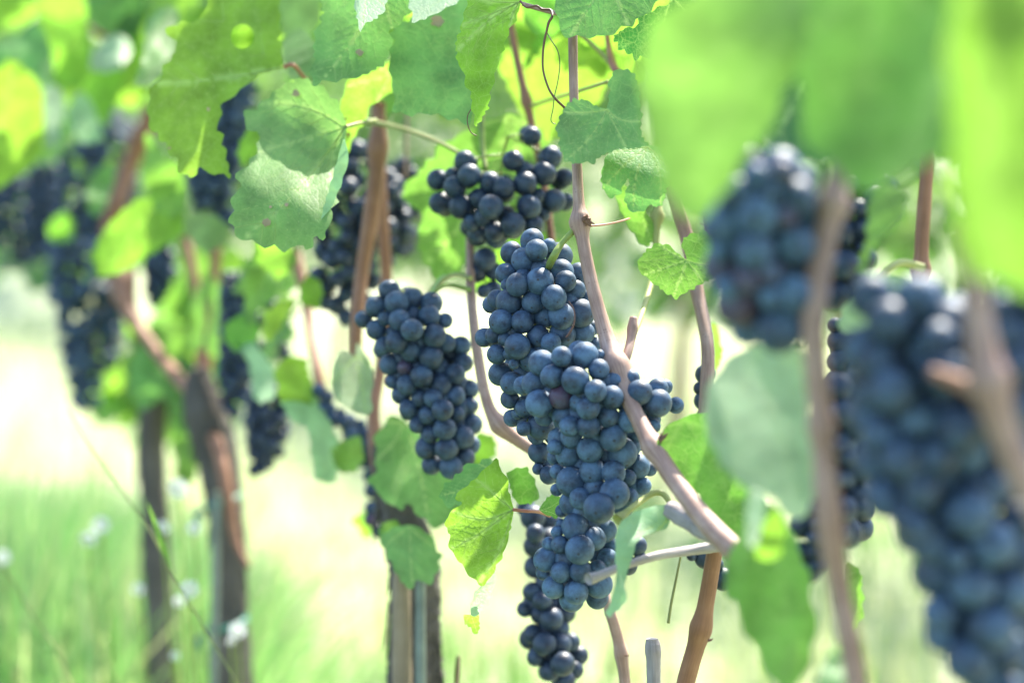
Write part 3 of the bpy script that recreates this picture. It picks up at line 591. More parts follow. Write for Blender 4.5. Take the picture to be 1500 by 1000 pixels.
cb = T(680, 480, 5.555, [(630,290,105),(930,190,85,.5),(1100,220,42,.8),(790,235,80,-.3),(980,225,105,-.1),(1095,340,85,.1),(715,395,92),(905,425,112,-.4),(480,470,78,.2),(565,455,95,-.1),(790,560,100,.2),(1070,515,88),(930,610,75,.7),(1200,565,95,-.1),(610,615,108),(815,720,98),(650,720,75,.8),(1010,650,95),(1170,720,88,.3),(855,800,82,-.2),(1010,800,93,-.4),(870,890,88,.4)])
cb += T(820, 480, 5.555, [(580,410,70,.9),(800,490,80,.6),(855,480,62,1),(650,525,100,.1),(945,630,65,.9),(800,615,110,.1),(560,750,100,.2),(730,740,90,.8),(430,890,112,-.5),(640,930,70,.6),(570,970,85,.6),(760,800,60,1.2)])
cb += T(760, 620, 5.555, [(290,190,60,.4),(290,275,60,.5),(400,250,100,-.1),(580,210,106,-.2),(840,240,118,.2),(315,390,60,.5),(600,390,105,.2),(770,400,96,.1),(430,470,120),(890,440,65,.5),(970,350,98,.7),(1065,370,58,1),(1010,510,68,.8),(310,540,50,.6),(430,650,100,.2),(500,610,88,-.3),(780,570,118,-.3),(650,690,120,-.4),(900,600,72,.6),(850,690,75,.6),(350,710,52,.5)])
cb += T(760, 740, 5.555, [(460,175,110),(340,155,45,.6),(310,215,48,.6),(700,205,95,-.1),(615,270,92,.2),(245,310,55,.4),(335,318,72),(495,360,116,-.3),(220,440,95),(200,545,58,.6),(345,540,83,-.2),(505,540,88,-.1),(640,515,70,.5),(720,430,80,.1),(760,330,62,.5),(280,665,90),(465,705,95,-.2),(650,640,110),(640,750,90,.4),(430,765,95,.6)])
bunch_traced('biggest sharp blue bunch, foremost in the middle and crossed by the slanting cane', cb, .965, 14, seed=2, speck=.12, bloom=1.12, red=(10,))
ab = T(510, 400, 5.555, [(335,145,85,.3),(520,210,85,.7),(225,275,85),(125,375,70,.2),(675,245,90,.3),(395,240,95,-.1),(300,370,60,.4),(420,385,90),(230,460,80,.2),(790,385,60,.9),(660,350,85,.5),(370,480,60,.6),(520,460,90,-.3),(700,510,95,-.3),(395,560,90),(290,590,70,.3),(790,570,80,.7),(515,630,90,-.2),(675,680,95,-.2),(920,590,75,.5),(345,740,85),(460,770,60,.6),(940,730,75,.5),(560,760,70,1.2),(740,770,85,1),(600,840,90),(750,910,90),(870,820,80,.3),(480,910,80),(360,880,60,.4)])
ab += T(510, 540, 5.555, [(430,210,75),(590,235,75),(985,165,75,.3),(690,240,75),(870,220,80),(490,325,75),(990,300,65,.4),(770,335,85,-.2),(650,375,75),(890,370,62,.3),(565,455,65),(1010,450,80,.1),(785,490,90,-.2),(670,530,70),(930,555,95,-.1),(640,640,90),(800,650,92,-.2),(1000,620,75,.4),(950,720,80,.2),(680,780,80,.1),(840,800,95)])
bunch_traced('compact blue bunch with one reddish berry, left of the large speckled bunch', ab, 1.115, 26, seed=3, speck=.1, bloom=.72, red=(21,), stem_px=[(690,425,4,1.11),(655,418,3.2,1.11),(632,432,3,1.11),(612,455,3,1.115)])
db = T(615, 170, 5.555, [(910,165,75,.3),(365,365,80,.4),(145,520,85),(265,480,60,.7),(405,485,90,-.1),(285,575,85),(170,710,88),(335,740,95),(570,540,85,.2),(760,365,82,.2),(850,440,72,.6),(685,585,90,-.3),(480,670,80,.1),(580,740,98,-.2),(855,550,95),(1065,335,90,.3),(1010,470,95),(1175,500,75,.3),(1190,700,70,.5),(960,650,60,.8),(1090,690,95),(890,740,95,-.1),(420,870,70,.4),(525,820,80,.2),(760,880,98,-.3),(470,950,80),(610,940,80,-.1),(920,880,80),(1000,800,60,.8),(700,800,70,1.2),(620,660,60,1.3)])
db += T(680, 320, 5.555, [(110,140,85),(260,150,90,-.1),(395,70,95),(560,60,80,.4),(170,330,90),(100,440,80),(240,430,70,.3),(160,590,55,.3),(235,585,75,.4)])
bunch_traced('loose dark bunch with open gaps at the top centre, one berry standing alone above it', db, 1.14, 34, seed=4, fill=False, speck=.08, bloom=.42, stem_px=[(705,150,4.5,1.16),(707,215,4,1.15),(712,250,3.4,1.14)])
eb = T(450, 666, 2.994, [(955,675,35,.2),(1030,640,42),(1070,720,50,-.2),(1130,690,45),(990,785,42),(1040,830,50,-.2),(1110,830,48),(1160,820,38,.4),(1005,885,40),(1120,915,52,-.2),(1190,880,43,.2),(1070,945,45),(1170,940,40,.2),(1130,990,45),(985,600,40),(1000,490,48,.2),(1000,400,50,.3),(990,275,52,.5),(1055,300,62,.6),(1060,380,60,.5),(1060,470,60,.5),(1060,560,58,.3),(1110,620,52,.3),(1000,345,40,.6),(960,235,40,.7),(1025,890,35,.7),(1110,760,40,.8),(1020,700,40,.7)])
bunch_traced('slim dark bunch hanging low behind the big front bunch', eb, 1.13, 14, seed=5, speck=.05, bloom=.38)
G = 'soft focus bunches'
bunch_grown('dark blurred bunch behind the two crossing brown canes', [(505,205,50),(520,290,78),(535,350,75),(505,410,52),(508,470,38)], 1.36, 13.5, 100, seed=11, bloom=.42)
bunch_grown('wide shoulder of dark berries right of the two crossing brown canes', [(590,235,22),(588,300,32),(585,365,24)], 1.40, 13, 40, seed=12, bloom=.34)
bunch_grown('small blurred bunch under the toothed tip of the large yellow green leaf', [(350,105,34),(340,170,34),(318,245,42),(312,295,34),(345,330,22)], 1.62, 10.5, 100, seed=13, bloom=.62)
bunch_grown('tall blurred bunch at the left, upper mass beside the slanting brown branch', [(170,165,30),(150,225,58),(140,290,62),(140,350,52)], 2.0, 9.5, 100, seed=14, bloom=.62)
bunch_grown('longest bunch at the left, hanging against the bright meadow', [(105,350,42),(122,420,60),(132,490,52),(128,550,36),(124,600,22)], 1.95, 11.5, 100, seed=15, bloom=.75)
bunch_grown('dark end of foliage berries beside the longest bunch at the left', [(165,400,20),(165,470,22),(160,530,16)], 2.05, 9.5, 60, seed=16, bloom=.4)
bunch_grown('bunch cut by the left edge of the photo', [(10,245,30),(15,320,42),(20,385,30)], 2.25, 9, 70, seed=17, bloom=.5)
bunch_grown('second bunch from the left edge, in deep shade', [(65,240,24),(62,310,34),(70,370,26)], 2.2, 9, 70, seed=18, bloom=.42)
bunch_grown('short blurred bunch between the yellow leaf and the brown canes at left', [(235,345,20),(235,390,28),(228,432,20)], 1.85, 10, 50, seed=19, bloom=.5)
bunch_grown('upright blurred bunch behind the curled green leaf, left of centre', [(345,400,24),(352,470,34),(345,560,30),(340,600,18)], 1.6, 11, 80, seed=20, bloom=.4, red_n=1)
bunch_grown('dark bunch with a pointed tip hanging over the bright grass left of centre', [(395,560,26),(392,620,36),(388,660,30),(378,690,15)], 1.55, 11.5, 70, seed=21, bloom=.3)
bunch_grown('greyish bunch half behind the pale heart shaped leaf', [(470,570,16),(490,610,22),(525,635,26),(548,700,16),(548,770,18)], 1.33, 12, 70, seed=22, bloom=.6, red_n=1)
bunch_grown('blurred shaded bunch close to the fork of the middle left trunk', [(300,430,20),(300,500,30),(292,560,18)], 1.9, 10, 60, seed=34, bloom=.35)
bunch_grown('small blurred bunch hanging by the leftmost trunk', [(215,500,18),(212,560,26),(210,610,16)], 2.1, 10, 50, seed=35, bloom=.35)
bunch_grown('small dark bunch to the left of the crossing canes, mostly in shade', [(400,440,16),(405,490,18),(415,520,14)], 1.6, 11, 30, seed=23, bloom=.3)
bunch_grown('big blurred foreground bunch behind the thick brown cane, some berries turning red', [(1130,230,75),(1120,320,92),(1125,410,92),(1120,480,70)], .655, 33, 100, seed=24, lo=False, bloom=1.15, red_n=11)
bunch_grown('very large blurred bunch filling the right side of the photo', [(1320,430,85),(1370,520,135),(1365,620,125),(1400,740,125),(1430,850,100),(1440,960,75),(1445,1060,50)], .64, 32.5, 100, seed=25, lo=False, bloom=.92)
bunch_grown('low foreground bunch at the lower right corner, behind the very large one', [(1500,760,60),(1500,860,75),(1490,960,70),(1480,1060,50)], .68, 30, 80, seed=33, lo=False, bloom=.85)
bunch_grown('foreground bunch cut by the right edge of the photo, just above its middle', [(1510,420,60),(1520,540,75),(1520,660,60)], .60, 33, 60, seed=26, lo=False, bloom=.7)
bunch_grown('shaded bunch behind the brown foreground cane and the large right bunch', [(1235,560,40),(1230,660,50),(1215,760,55),(1195,830,35)], .80, 22, 90, seed=27, lo=False, bloom=.45)
bunch_grown('almost black bunch added to darken the gap between the brown foreground cane and right bunch', [(1250,470,40),(1255,580,45),(1250,690,45),(1235,780,40)], .92, 19, 100, seed=32, lo=False, bloom=.3)  # extra shade bunch put in so this gap stays dark
bunch_grown('dark berries peeping out right of the blurred foreground cane', [(1270,265,50),(1255,340,48),(1240,400,40),(1235,450,30)], .82, 22, 80, seed=28, lo=False, bloom=.32)
bunch_grown('two dark berries beside the tan cane right of centre', [(1032,545,16),(1034,580,18),(1040,620,12)], 1.06, 17, 12, seed=29, lo=False, bloom=.4)
bunch_grown('dark berries tucked under the horizontal grey twig', [(1020,815,18),(1045,825,20),(1062,845,16)], 1.02, 16, 14, seed=30, lo=False, bloom=.35)
bunch_grown('few dark berries behind the narrow drooping leaf', [(935,790,14),(930,815,16),(918,830,12)], 1.02, 16, 10, seed=31, lo=False, bloom=.4)
# ------------------------------------------------------------------ canes, trunks, stakes
cane('smooth pale tan cane slanting in front of the central bunches', [(838,-60,7,.99),(839,55,7,.99),(841,150,7,.985),(845,240,7.5,.98),(850,322,9,.972),(863,400,10,.965),(884,480,11,.955),(902,535,14.5,.945),(928,600,12,.93),(962,662,13.5,.91),(1008,730,14.5,.885),(1050,780,17,.865),(1105,832,19,.845),(1165,890,19,.83)],
     nodes=[(848,325,.55,14),(900,540,.30,22),(960,655,.25,16)], buds=[(858,320,.965,7,6,9),(889,552,.94,4,-10,3),(893,548,.94,3,-7,-3),(966,646,.905,4,8,-10)], seed=1)
cane('short side shoot rising to the right from the fork of the tan cane', [(905,545,9,.945),(918,520,7,.95),(925,492,6.5,.958),(928,465,5.5,.962)], name='side_shoot', cat='shoot', nodes=[(926,480,.2,10)], seed=2)
cane('thin yellow shoot standing behind the side shoot right of the tan cane', [(968,250,5,1.10),(962,330,5,1.09),(957,400,4.5,1.08),(940,460,4,1.03),(926,495,4,.97)], 'cane_green', 'shoot', 'shoot', nodes=[(966,318,.8,9)], seed=3)
cane('brown cane passing behind the loose upper bunch', [(735,-50,5,1.2),(752,60,5.5,1.2),(776,170,6,1.19),(795,260,6,1.19),(806,340,6,1.18),(815,420,6,1.17)], 'cane_red', nodes=[(770,148,.35,10)], seed=4)
cane('bent cane running down beside the compact left bunch into a grey arm', [(688,330,6,1.16),(690,430,7,1.12),(700,520,7.5,1.09),(714,590,8,1.075),(735,625,10.5,1.07),(770,652,9,1.07),(800,670,9,1.07),(850,700,9,1.08)], nodes=[(732,622,.25,14)], seed=5)
cane('front one of the two brown canes crossing at upper left of centre', [(556,150,9,1.25),(552,240,11,1.25),(543,320,12,1.25),(530,400,10,1.25),(523,470,9.5,1.24),(521,540,7,1.24),(520,575,3,1.24)], 'cane_red', nodes=[(553,215,.3,22)], seed=6)
cane('rear one of the two brown canes crossing at upper left of centre', [(550,140,8,1.30),(556,240,9,1.30),(560,320,9,1.30),(566,420,9,1.30),(560,520,9,1.30),(548,600,9,1.28),(552,660,12,1.27),(560,720,10,1.26)], 'cane_red', seed=7)
cane('thin straight shoot between the crossing canes and the upper leaf', [(600,60,2.5,1.35),(597,160,2.5,1.35),(594,260,2.5,1.35)], name='shoot', cat='shoot', seed=8)
cane('thick blurred foreground cane in front of the right bunches', [(1245,180,14,0.655),(1222,290,17,0.650),(1203,380,18,0.645),(1192,470,18,0.640),(1197,560,18,0.640),(1206,660,17,0.640),(1214,760,20,0.640),(1228,850,17,0.645),(1243,930,17,0.645),(1262,1040,18,0.645)], nodes=[(1220,300,.3,18),(1206,625,.15,20)], seed=9)
cane('nearest thick pale cane crossing the large right bunch', [(1405,330,20,0.585),(1424,400,20,0.580),(1436,480,21,0.575),(1452,570,25,0.570),(1478,650,22,0.570),(1520,740,22,0.570),(1580,840,22,0.570)], nodes=[(1450,560,.2,24)], seed=10)
cane('blurred brown side branch pointing left from the nearest cane', [(1365,545,9,0.605),(1405,560,12,0.595),(1455,582,15,0.580)], 'cane_red', 'side_branch', 'branch', seed=11)
cane('tan cane leaning down out of the photo below the grey twig', [(1048,800,12,.955),(1040,850,12,.96),(1030,905,12.5,.965),(1021,940,13,.97),(1008,985,13.5,.975),(995,1040,14,.98)], 'cane_red', nodes=[(1030,920,.2,18)], buds=[(1038,938,.96,2.5,6,-2)], seed=12)
cane('mauve brown cane dropping below the narrow drooping leaf', [(878,840,7,1.06),(892,890,8,1.05),(906,938,8.5,1.05),(914,985,8.5,1.05),(918,1040,9,1.05)], buds=[(915,960,1.045,1.5,6,-1)], nodes=[(912,958,.15,12)], seed=13)
cane('grey cut stub of dead wood at the bottom edge', [(955,935,9,1.0),(956,950,12,1.0),(957,975,10.5,1.0),(958,1050,10.5,1.0)], 'cane_grey', 'pruned_stub', 'stub', rough=.09, sides=18, seed=14)
cane('grey pruned twig lying level in front of the biggest bunch, cut at its left', [(862,848,9,.90),(880,842,7,.905),(910,830,6,.91),(960,814,6.5,.925),(1010,806,7.5,.94),(1060,798,9,.95)], 'cane_grey', 'pruned_twig', 'twig', rough=.08, seed=15)
cane('rough grey arm of old wood behind the lower end of the tan cane', [(980,745,12,.91),(1005,757,16,.90),(1035,772,17,.885),(1062,792,17,.875),(1100,830,16,.87)], 'cane_grey', 'old_vine', 'old vine wood', rough=.14, sides=18, nodes=[(1040,760,.25,14)], seed=16)
cane('greenish bunch stalk hooking over above the narrow drooping leaf', [(906,762,6.5,.915),(920,748,5,.92),(940,733,4.5,.93),(958,722,4.5,.935),(972,724,4.5,.935),(982,738,4,.93)], 'cane_green', 'bunch_shoot', 'stalk', nodes=[(908,760,.4,8)], seed=17)
cane('tan cane half hidden behind the left edge of the red tinged foreground bunch', [(975,200,9,1.08),(988,285,10,1.08),(1006,350,10.5,1.08),(1022,430,10,1.07),(1036,500,10,1.05),(1036,560,10.5,1.04),(1030,640,10,1.03)], seed=18)
cane('short tan cane beside the curly tendril', [(1036,240,7,1.07),(1037,310,7,1.07),(1042,345,7,1.07),(1060,420,7,1.06)], seed=19)
cane('dark shoot standing against the bright gap at the upper right', [(1362,180,9,.9),(1356,270,10,.9),(1351,345,10.5,.9),(1349,400,11,.9),(1347,460,11,.9)], 'cane_red', nodes=[(1350,395,.25,12)], seed=20)
cane('thin green stalk arching left from the dark shoot at the upper right', [(1352,392,6,.88),(1320,385,6,.87),(1295,400,5.5,.86),(1272,425,5.5,.85)], 'cane_green', 'bunch_shoot', 'stalk', seed=21)
cane('brown slanting branch between the blurred bunches at upper left', [(222,160,11,1.9),(203,210,13,1.9),(185,255,13,1.9),(170,300,13,1.88),(160,335,13,1.88),(172,385,17,1.86),(182,440,17,1.84)], 'cane_red', nodes=[(204,205,.2,14)], seed=22)
cane('grey side branch meeting the slanting branch at upper left', [(165,165,9,1.95),(185,190,10,1.93),(203,212,10,1.9)], 'cane_grey', 'side_branch', 'branch', seed=23)
cane('orange brown arm reaching down to the second trunk from the right', [(180,400,20,1.84),(192,460,12,1.8),(225,510,9,1.76),(262,555,10,1.7),(295,595,10,1.64),(320,660,10,1.59),(333,720,9,1.57),(345,790,6,1.56),(365,830,3,1.55)], 'cane_red', 'old_vine', 'old vine wood', seed=24)
cane('blurred upright cane above the grassy trunks, left one of a pair', [(270,350,8,1.75),(282,400,8,1.74),(290,450,7,1.73),(292,520,7,1.72),(300,600,8,1.7)], 'cane_red', seed=25)
cane('blurred upright cane above the grassy trunks, right one of a pair', [(318,340,8,1.72),(314,400,8,1.72),(310,450,7,1.71),(304,520,7,1.7),(300,590,8,1.68)], 'cane_red', seed=26)
cane('reddish cane behind the small lime leaves left of centre', [(432,370,10,1.5),(446,430,8,1.48),(455,480,8,1.46),(462,520,8,1.42),(468,560,8,1.4),(480,600,9,1.4)], 'cane_red', seed=27)
cane('pale slanting stem in the grass behind the curved leaf', [(240,560,5,1.9),(232,640,5,1.9),(215,720,6,1.9)], 'cane_green', 'shoot', 'shoot', seed=28)
# trunks
def trunk(label, spec, d, seed, strips=14):
    V, F, U = px_tube([(x, y, r, d) for x, y, r in spec], 36, 16, rough=.17, seed=seed)
    x, y, r = spec[-1]; b = P(x, y, d); root = empty('grapevine', b, label, 'grapevine'); mesh_obj('trunk', V-b, F, M['trunk'], root, uv=U); rg = np.random.default_rng(seed)
    for i in range(strips):                                  # shaggy peeling bark
        j = rg.uniform(0, len(spec)-1.6); i0 = int(j); f = j-i0; a = np.array(spec[i0])*(1-f)+np.array(spec[i0+1])*f; s = rg.choice([-1, 1])*rg.uniform(.55, 1.02); ln = rg.uniform(30, 90)
        q = [(a[0]+s*a[2], a[1], 1.5, d-.6*a[2]*K(d)*(1-abs(s)*.6)), (a[0]+s*a[2]*1.06, a[1]+ln*.5, 2.6, d-.8*a[2]*K(d)*(1-abs(s)*.6)), (a[0]+s*a[2]*(1.1+rg.uniform(0, .15)), a[1]+ln, .8, d-.7*a[2]*K(d)*(1-abs(s)*.6))]
        V, F, U = px_tube(q, 5, 5, rough=.3, seed=i); mesh_obj('bark_strip', V-b, F, M['trunk'], root, uv=U)
    return root
trunk('rugged dark trunk below the left bunch, wooden stake and metal rod beside it', [(560,650,14),(572,700,22),(590,760,32),(605,830,36),(607,900,36),(606,960,38),(605,1040,42),(605,1120,44)], 1.235, 1, 40)
trunk('grey trunk with green ties left of the bright meadow', [(290,540,15),(300,600,30),(318,660,30),(330,740,26),(336,820,24),(336,900,26),(338,960,29),(340,1080,30)], 1.62, 2, 24)
trunk('leftmost thin trunk standing in the tall grass', [(232,540,14),(225,600,20),(222,660,20),(226,720,19),(230,800,20),(235,950,22),(236,1080,24)], 1.9, 3, 10)
cane('weathered wooden stake in front of the rugged trunk', [(588,800,10,1.18),(588,860,13,1.18),(588,920,14,1.18),(590,1060,15,1.18)], 'wood', 'wooden_stake', 'stake', rough=.06, seed=31)
cane('straight grey green metal rod beside the wooden stake', [(617,800,7,1.17),(616,880,7.5,1.17),(616,960,8,1.17),(617,1070,8,1.17)], 'metal', 'metal_rod', 'rod', rough=0, seed=32)
cane('grey rod tied along the trunk with the green ties', [(318,720,5,1.56),(316,780,6,1.56),(315,860,6,1.56),(313,960,6,1.56),(312,1060,6,1.56)], 'metal', 'metal_rod', 'rod', rough=0, seed=33)
for (x, y, r, d, lb) in [(318, 742, 24, 1.57, 'green plastic tie round the trunk, the upper one'), (325, 926, 28, 1.57, 'green plastic tie round the trunk, the lower one')]:
    B = Buf(); c = P(x, y, d); aa = np.linspace(0, 2*math.pi, 25); ring = np.array([c+K(d)*np.array([r*math.cos(a), .03/K(d)*1.05+r*1.15*math.sin(a), 7*math.cos(a)]) for a in aa]); B.add(*tube_data(ring, np.full(25, 4*K(d)), 8))
    B.add(*px_tube([(x-r, y+5, 6, d), (x-r-6, y+14, 5, d-.005), (x-r-2, y+26, 3, d-.01)], 8, 5)); tag(B.build('vine_tie', M['tie'], None, c, loc=c), lb, 'tie')
# dead tendril stub and small dry stems
cane('dry curved stem hanging below the grey twig', [(997,815,1.6,1.0),(990,850,2,1.0),(983,885,2.2,1.0),(979,912,2.4,1.0)], 'petiole', 'withered_twig', 'twig', seed=34, sides=7)
cane('dark withered shoot tip in the bright grass near the rugged trunk', [(672,960,3,1.2),(670,985,4,1.2),(668,1030,3,1.2)], 'tendril', 'withered_twig', 'twig', seed=35, sides=7)
cane('red brown twisted tendril hanging beside the tan cane', [(762,2,1.6,.99),(772,11,1.8,.985),(786,9,1.7,.985),(794,14,1.8,.985),(806,15,2,.985),(809,24,2,.98),(804,33,2.1,.98),(801,45,1.8,.98),(797,62,1.7,.98),(795,85,1.6,.98),(796,105,1.6,.98),(803,128,1.7,.98),(812,143,1.8,.98),(825,156,2,.985),(836,166,2,.99)], 'tendril', 'tendril', 'tendril', sides=8, n=6, seed=36)
cane('fine dark tendril looping down from the red brown one', [(801,48,.9,.985),(808,60,.9,.98),(817,75,.9,.978),(820,95,.9,.978),(817,120,.85,.978),(812,142,.85,.975),(810,160,.8,.975),(807,174,.8,.975),(809,180,.8,.975),(814,182,.8,.975)], 'tendril_green', 'tendril', 'tendril', sides=6, n=6, seed=37)
cane('small curly tendril left of the blurred foreground bunch', [(1012,290,.9,1.05),(1017,286,.9,1.05),(1022,291,1,1.05),(1026,298,1.1,1.05),(1034,306,1.2,1.05),(1040,318,1.2,1.05),(1039,326,1,1.05),(1032,329,.9,1.05),(1026,326,.8,1.05)], 'tendril', 'tendril', 'tendril', sides=6, n=6, seed=38)
cane('hair thin tendril at the tip of the yellow green hanging leaf', [(690,160,.8,1.0),(685,170,.9,1.0),(685,182,.9,1.0),(690,194,.9,1.0),(698,199,.8,1.0)], 'tendril', 'tendril', 'tendril', sides=6, n=6, seed=39)
cane('dry brown tendril caught on the speckled bunch', [(833,441,1,.955),(840,452,1.1,.95),(842,465,1.1,.948),(840,476,1.4,.946),(834,488,1.6,.946),(829,494,1,.946)], 'tendril', 'tendril', 'tendril', sides=6, n=6, seed=40)
cane('short pink tan leaf stalk at the top, the tendril wound on it', [(765,6,3.2,1.0),(785,12,3.4,1.0),(812,19,3.4,.995),(838,24,3,.99)], 'cane', 'petiole', 'leaf stalk', sides=8, seed=41)
cane('yellow brown leaf stalk reaching right to the loose upper bunch', [(535,178,4,1.2),(560,182,3.8,1.19),(600,192,3.2,1.18),(640,207,3,1.17),(672,224,3,1.16)], 'cane_green', 'petiole', 'leaf stalk', sides=9, seed=42)
cane('olive leaf stalk behind the tan cane at the top', [(775,157,3,1.19),(800,148,2.6,1.17),(840,136,2.6,1.12),(890,120,2.8,1.06)], 'cane_green', 'petiole', 'leaf stalk', sides=8, seed=43)
cane('olive stalk slanting behind the blue green top leaf', [(850,50,3.5,1.12),(870,68,3.5,1.12),(890,88,4,1.12),(905,105,5,1.11)], 'cane_green', 'petiole', 'leaf stalk', sides=8, seed=44)
cane('orange stalk joining above the shadowed lobed leaf', [(888,40,3.5,1.14),(892,70,4.5,1.13),(900,100,6,1.11),(915,115,4,1.10)], 'petiole_red', 'petiole', 'leaf stalk', sides=8, seed=45)
cane('fine orange stalk pointing right from the upper node of the tan cane', [(862,331,1.6,.975),(885,329,1.5,.985),(905,325,1.4,1.0),(922,320,1.4,1.02)], 'petiole_red', 'petiole', 'leaf stalk', sides=7, seed=46)
cane('tan stalk arching from the bent cane to the pale curled leaf edge', [(690,408,4,1.12),(670,402,3.5,1.13),(652,408,3,1.14),(638,424,2.5,1.14)], 'cane_green', 'petiole', 'leaf stalk', sides=8, seed=47)
cane('reddish stalk above the small leaves at top left', [(128,38,4,1.75),(145,50,4.5,1.74),(168,62,4.5,1.74)], 'petiole_red', 'petiole', 'leaf stalk', sides=8, seed=48)
# ------------------------------------------------------------------ leaves
def C(ox, oy, s, L): return [(ox+x/s, oy+y/s) for x, y in L]
S3 = 2.994
hole = [(355+17*math.cos(a), 54+18*math.sin(a)) for a in np.linspace(0, 2*math.pi, 22)[:-1]]
leaf('large yellow green leaf with a round hole, jagged left edge, upper left', C(0,0,S3,[(1245,300),(1225,150),(1228,-70),(1080,-90),(930,-60),(880,95),(800,95),(725,125),(760,180),(778,245),(710,285),(720,325),(650,400),(660,440),(648,500),(655,560),(720,625),(770,700),(800,760),(835,785),(855,755),(872,735),(915,755),(960,760),(1012,782),(985,650),(955,540),(960,470),(1050,400),(1130,330),(1200,308)]), 1.11, 'L', (416,98), (272,255), ty=-.25, tx=.1, tooth=13, tamp=4, holes=[hole], amp=1.2, angles=(0,.75,-.7,1.5,-1.2), seed=1, petiole=[(430,96,3,1.13),(450,120,3,1.16)], pet_mat='petiole_red', spots=[(248,217,3),(305,160,4)])
leaf('broad blue green leaf with a long pale midrib, toothed lower edge, left of centre', [(508,182),(495,150),(470,128),(440,112),(410,128),(385,150),(354,171),(364,187),(384,203),(372,230),(347,257),(352,268),(341,296),(338,317),(344,345),(358,350),(374,356),(400,362),(424,366),(437,356),(447,368),(464,346),(471,351),(482,332),(490,300),(500,255),(506,215)], 1.05, 'T', (506,186), (372,350), ty=-.75, tx=-.15, tooth=12, tamp=4, amp=1.5, cup=.12, angles=(0,.65,-.6,1.2,-1.1), seed=2, petiole=[(530,180,3,1.1),(550,176,3,1.16)], spots=[(433,137,8),(390,326,9),(396,303,3),(420,300,4)])
leaf('pale curled leaf edge beside the broad blue green leaf', [(504,200),(512,230),(500,270),(485,305),(474,325),(470,318),(478,290),(490,250),(498,220)], 1.03, 'P', (504,202), (471,322), tx=.9, tamp=1, seed=3)
leaf('narrow folded lime leaf with brown burnt edge', C(450,0,S3,[(385,255),(382,330),(380,400),(330,430),(270,470),(260,530),(215,580),(180,660),(157,738),(135,660),(120,550),(150,440),(180,350),(240,330),(300,310)]), 1.13, 'L', (574,110), (502,245), ty=.2, tamp=2, seed=4, spots=[(497,185,6),(510,197,5),(505,175,4)])
leaf('pale blue green leaf with two white blotches, top left of centre', C(450,0,S3,[(330,-70),(200,-90),(40,-60),(60,20),(70,60),(32,160),(30,240),(24,300),(20,380),(60,360),(110,355),(180,345),(230,338),(290,310),(330,290),(355,250),(372,190),(360,140),(430,80),(455,55),(450,-40)]), 1.05, 'T', (560,-20), (458,126), ty=-.55, tx=-.2, tooth=10, tamp=3, amp=1.1, cup=.1, seed=5, spots=[(527,77,7)])
leaf('small whitish leaf tip pointing down at the top edge', C(450,0,S3,[(205,-60),(212,40),(220,90),(236,150),(246,105),(290,90),(330,60),(352,0),(360,-60)]), 1.01, 'P', (540,-20), (529,50), ty=-1.3, tooth=8, tamp=2, seed=6)
leaf('mid green flat leaf with a tan spot, hanging between its blue green neighbours', C(450,0,S3,[(690,-30),(600,40),(520,60),(450,88),(400,108),(362,140),(378,190),(360,250),(370,370),(385,420),(374,492),(420,500),(470,502),(540,498),(600,510),(660,530),(700,542),(728,520),(722,460),(715,380),(710,200),(720,60)]), 1.07, 'T', (690,-5), (608,180), ty=-.35, tx=.15, tooth=10, tamp=3, angles=(0,.6,-.5,1.0,-1.0), seed=7, spots=[(641,31,12)])
leaf('pale leaf underside curling over the tan spotted leaf at the top', C(450,0,S3,[(440,-60),(445,20),(462,60),(460,102),(510,86),(600,42),(672,2),(690,-60)]), 1.035, 'P', (600,-20), (603,34), ty=-1.2, tooth=9, tamp=2, seed=8)
leaf('bright yellow green leaf hanging edge on with a long pointed tip, top centre', C(450,0,S3,[(938,5),(900,-60),(720,-60),(700,20),(690,60),(672,130),(650,195),(660,280),(690,320),(690,365),(720,410),(720,460),(742,562),(765,520),(792,480),(802,420),(840,260),(880,150),(925,60)]), 1.0, 'L', (762,2), (698,187), tx=.5, ty=.1, tooth=9, tamp=2.6, amp=1.2, angles=(0,.5,.95,-.4,1.4), seed=9)
leaf('large blue green leaf at the top edge right of the tan cane', [(905,-40),(840,-40),(812,-20),(815,18),(820,42),(831,55),(850,53),(872,55),(895,50),(912,40),(926,36),(948,18),(975,-10),(980,-40)], .97, 'T', (900,-38), (835,55), ty=-.6, tooth=14, tamp=2.5, seed=10)
leaf('dark green leaf with a dry brown edge, under the blue green top leaf', C(800,0,4.286,[(790,-40),(770,30),(710,55),(630,80),(580,130),(550,190),(490,175),(470,200),(415,235),(470,310),(520,335),(560,370),(620,360),(700,350),(900,300),(950,100),(900,-40)]), .99, 'D', (985,-5), (898,55), ty=.3, tooth=9, tamp=3, seed=11)
leaf('small lobed leaf in dappled shade, in front of the upper tan cane', C(800,0,4.286,[(380,687),(330,672),(300,660),(240,625),(170,625),(120,670),(75,760),(65,830),(85,880),(90,950),(125,1010),(180,1030),(240,1018),(300,1025),(330,985),(400,955),(470,930),(560,935),(640,910),(600,860),(590,790),(600,740),(590,680),(585,580),(560,475),(520,440),(460,435),(420,450),(395,520),(400,610),(385,660)]), .955, 'T', (889,161), (830,237), ty=-.5, tx=.1, tooth=7, tamp=2, amp=1.6, seed=12, angles=(0,.9,-1.1,1.6,-1.9))
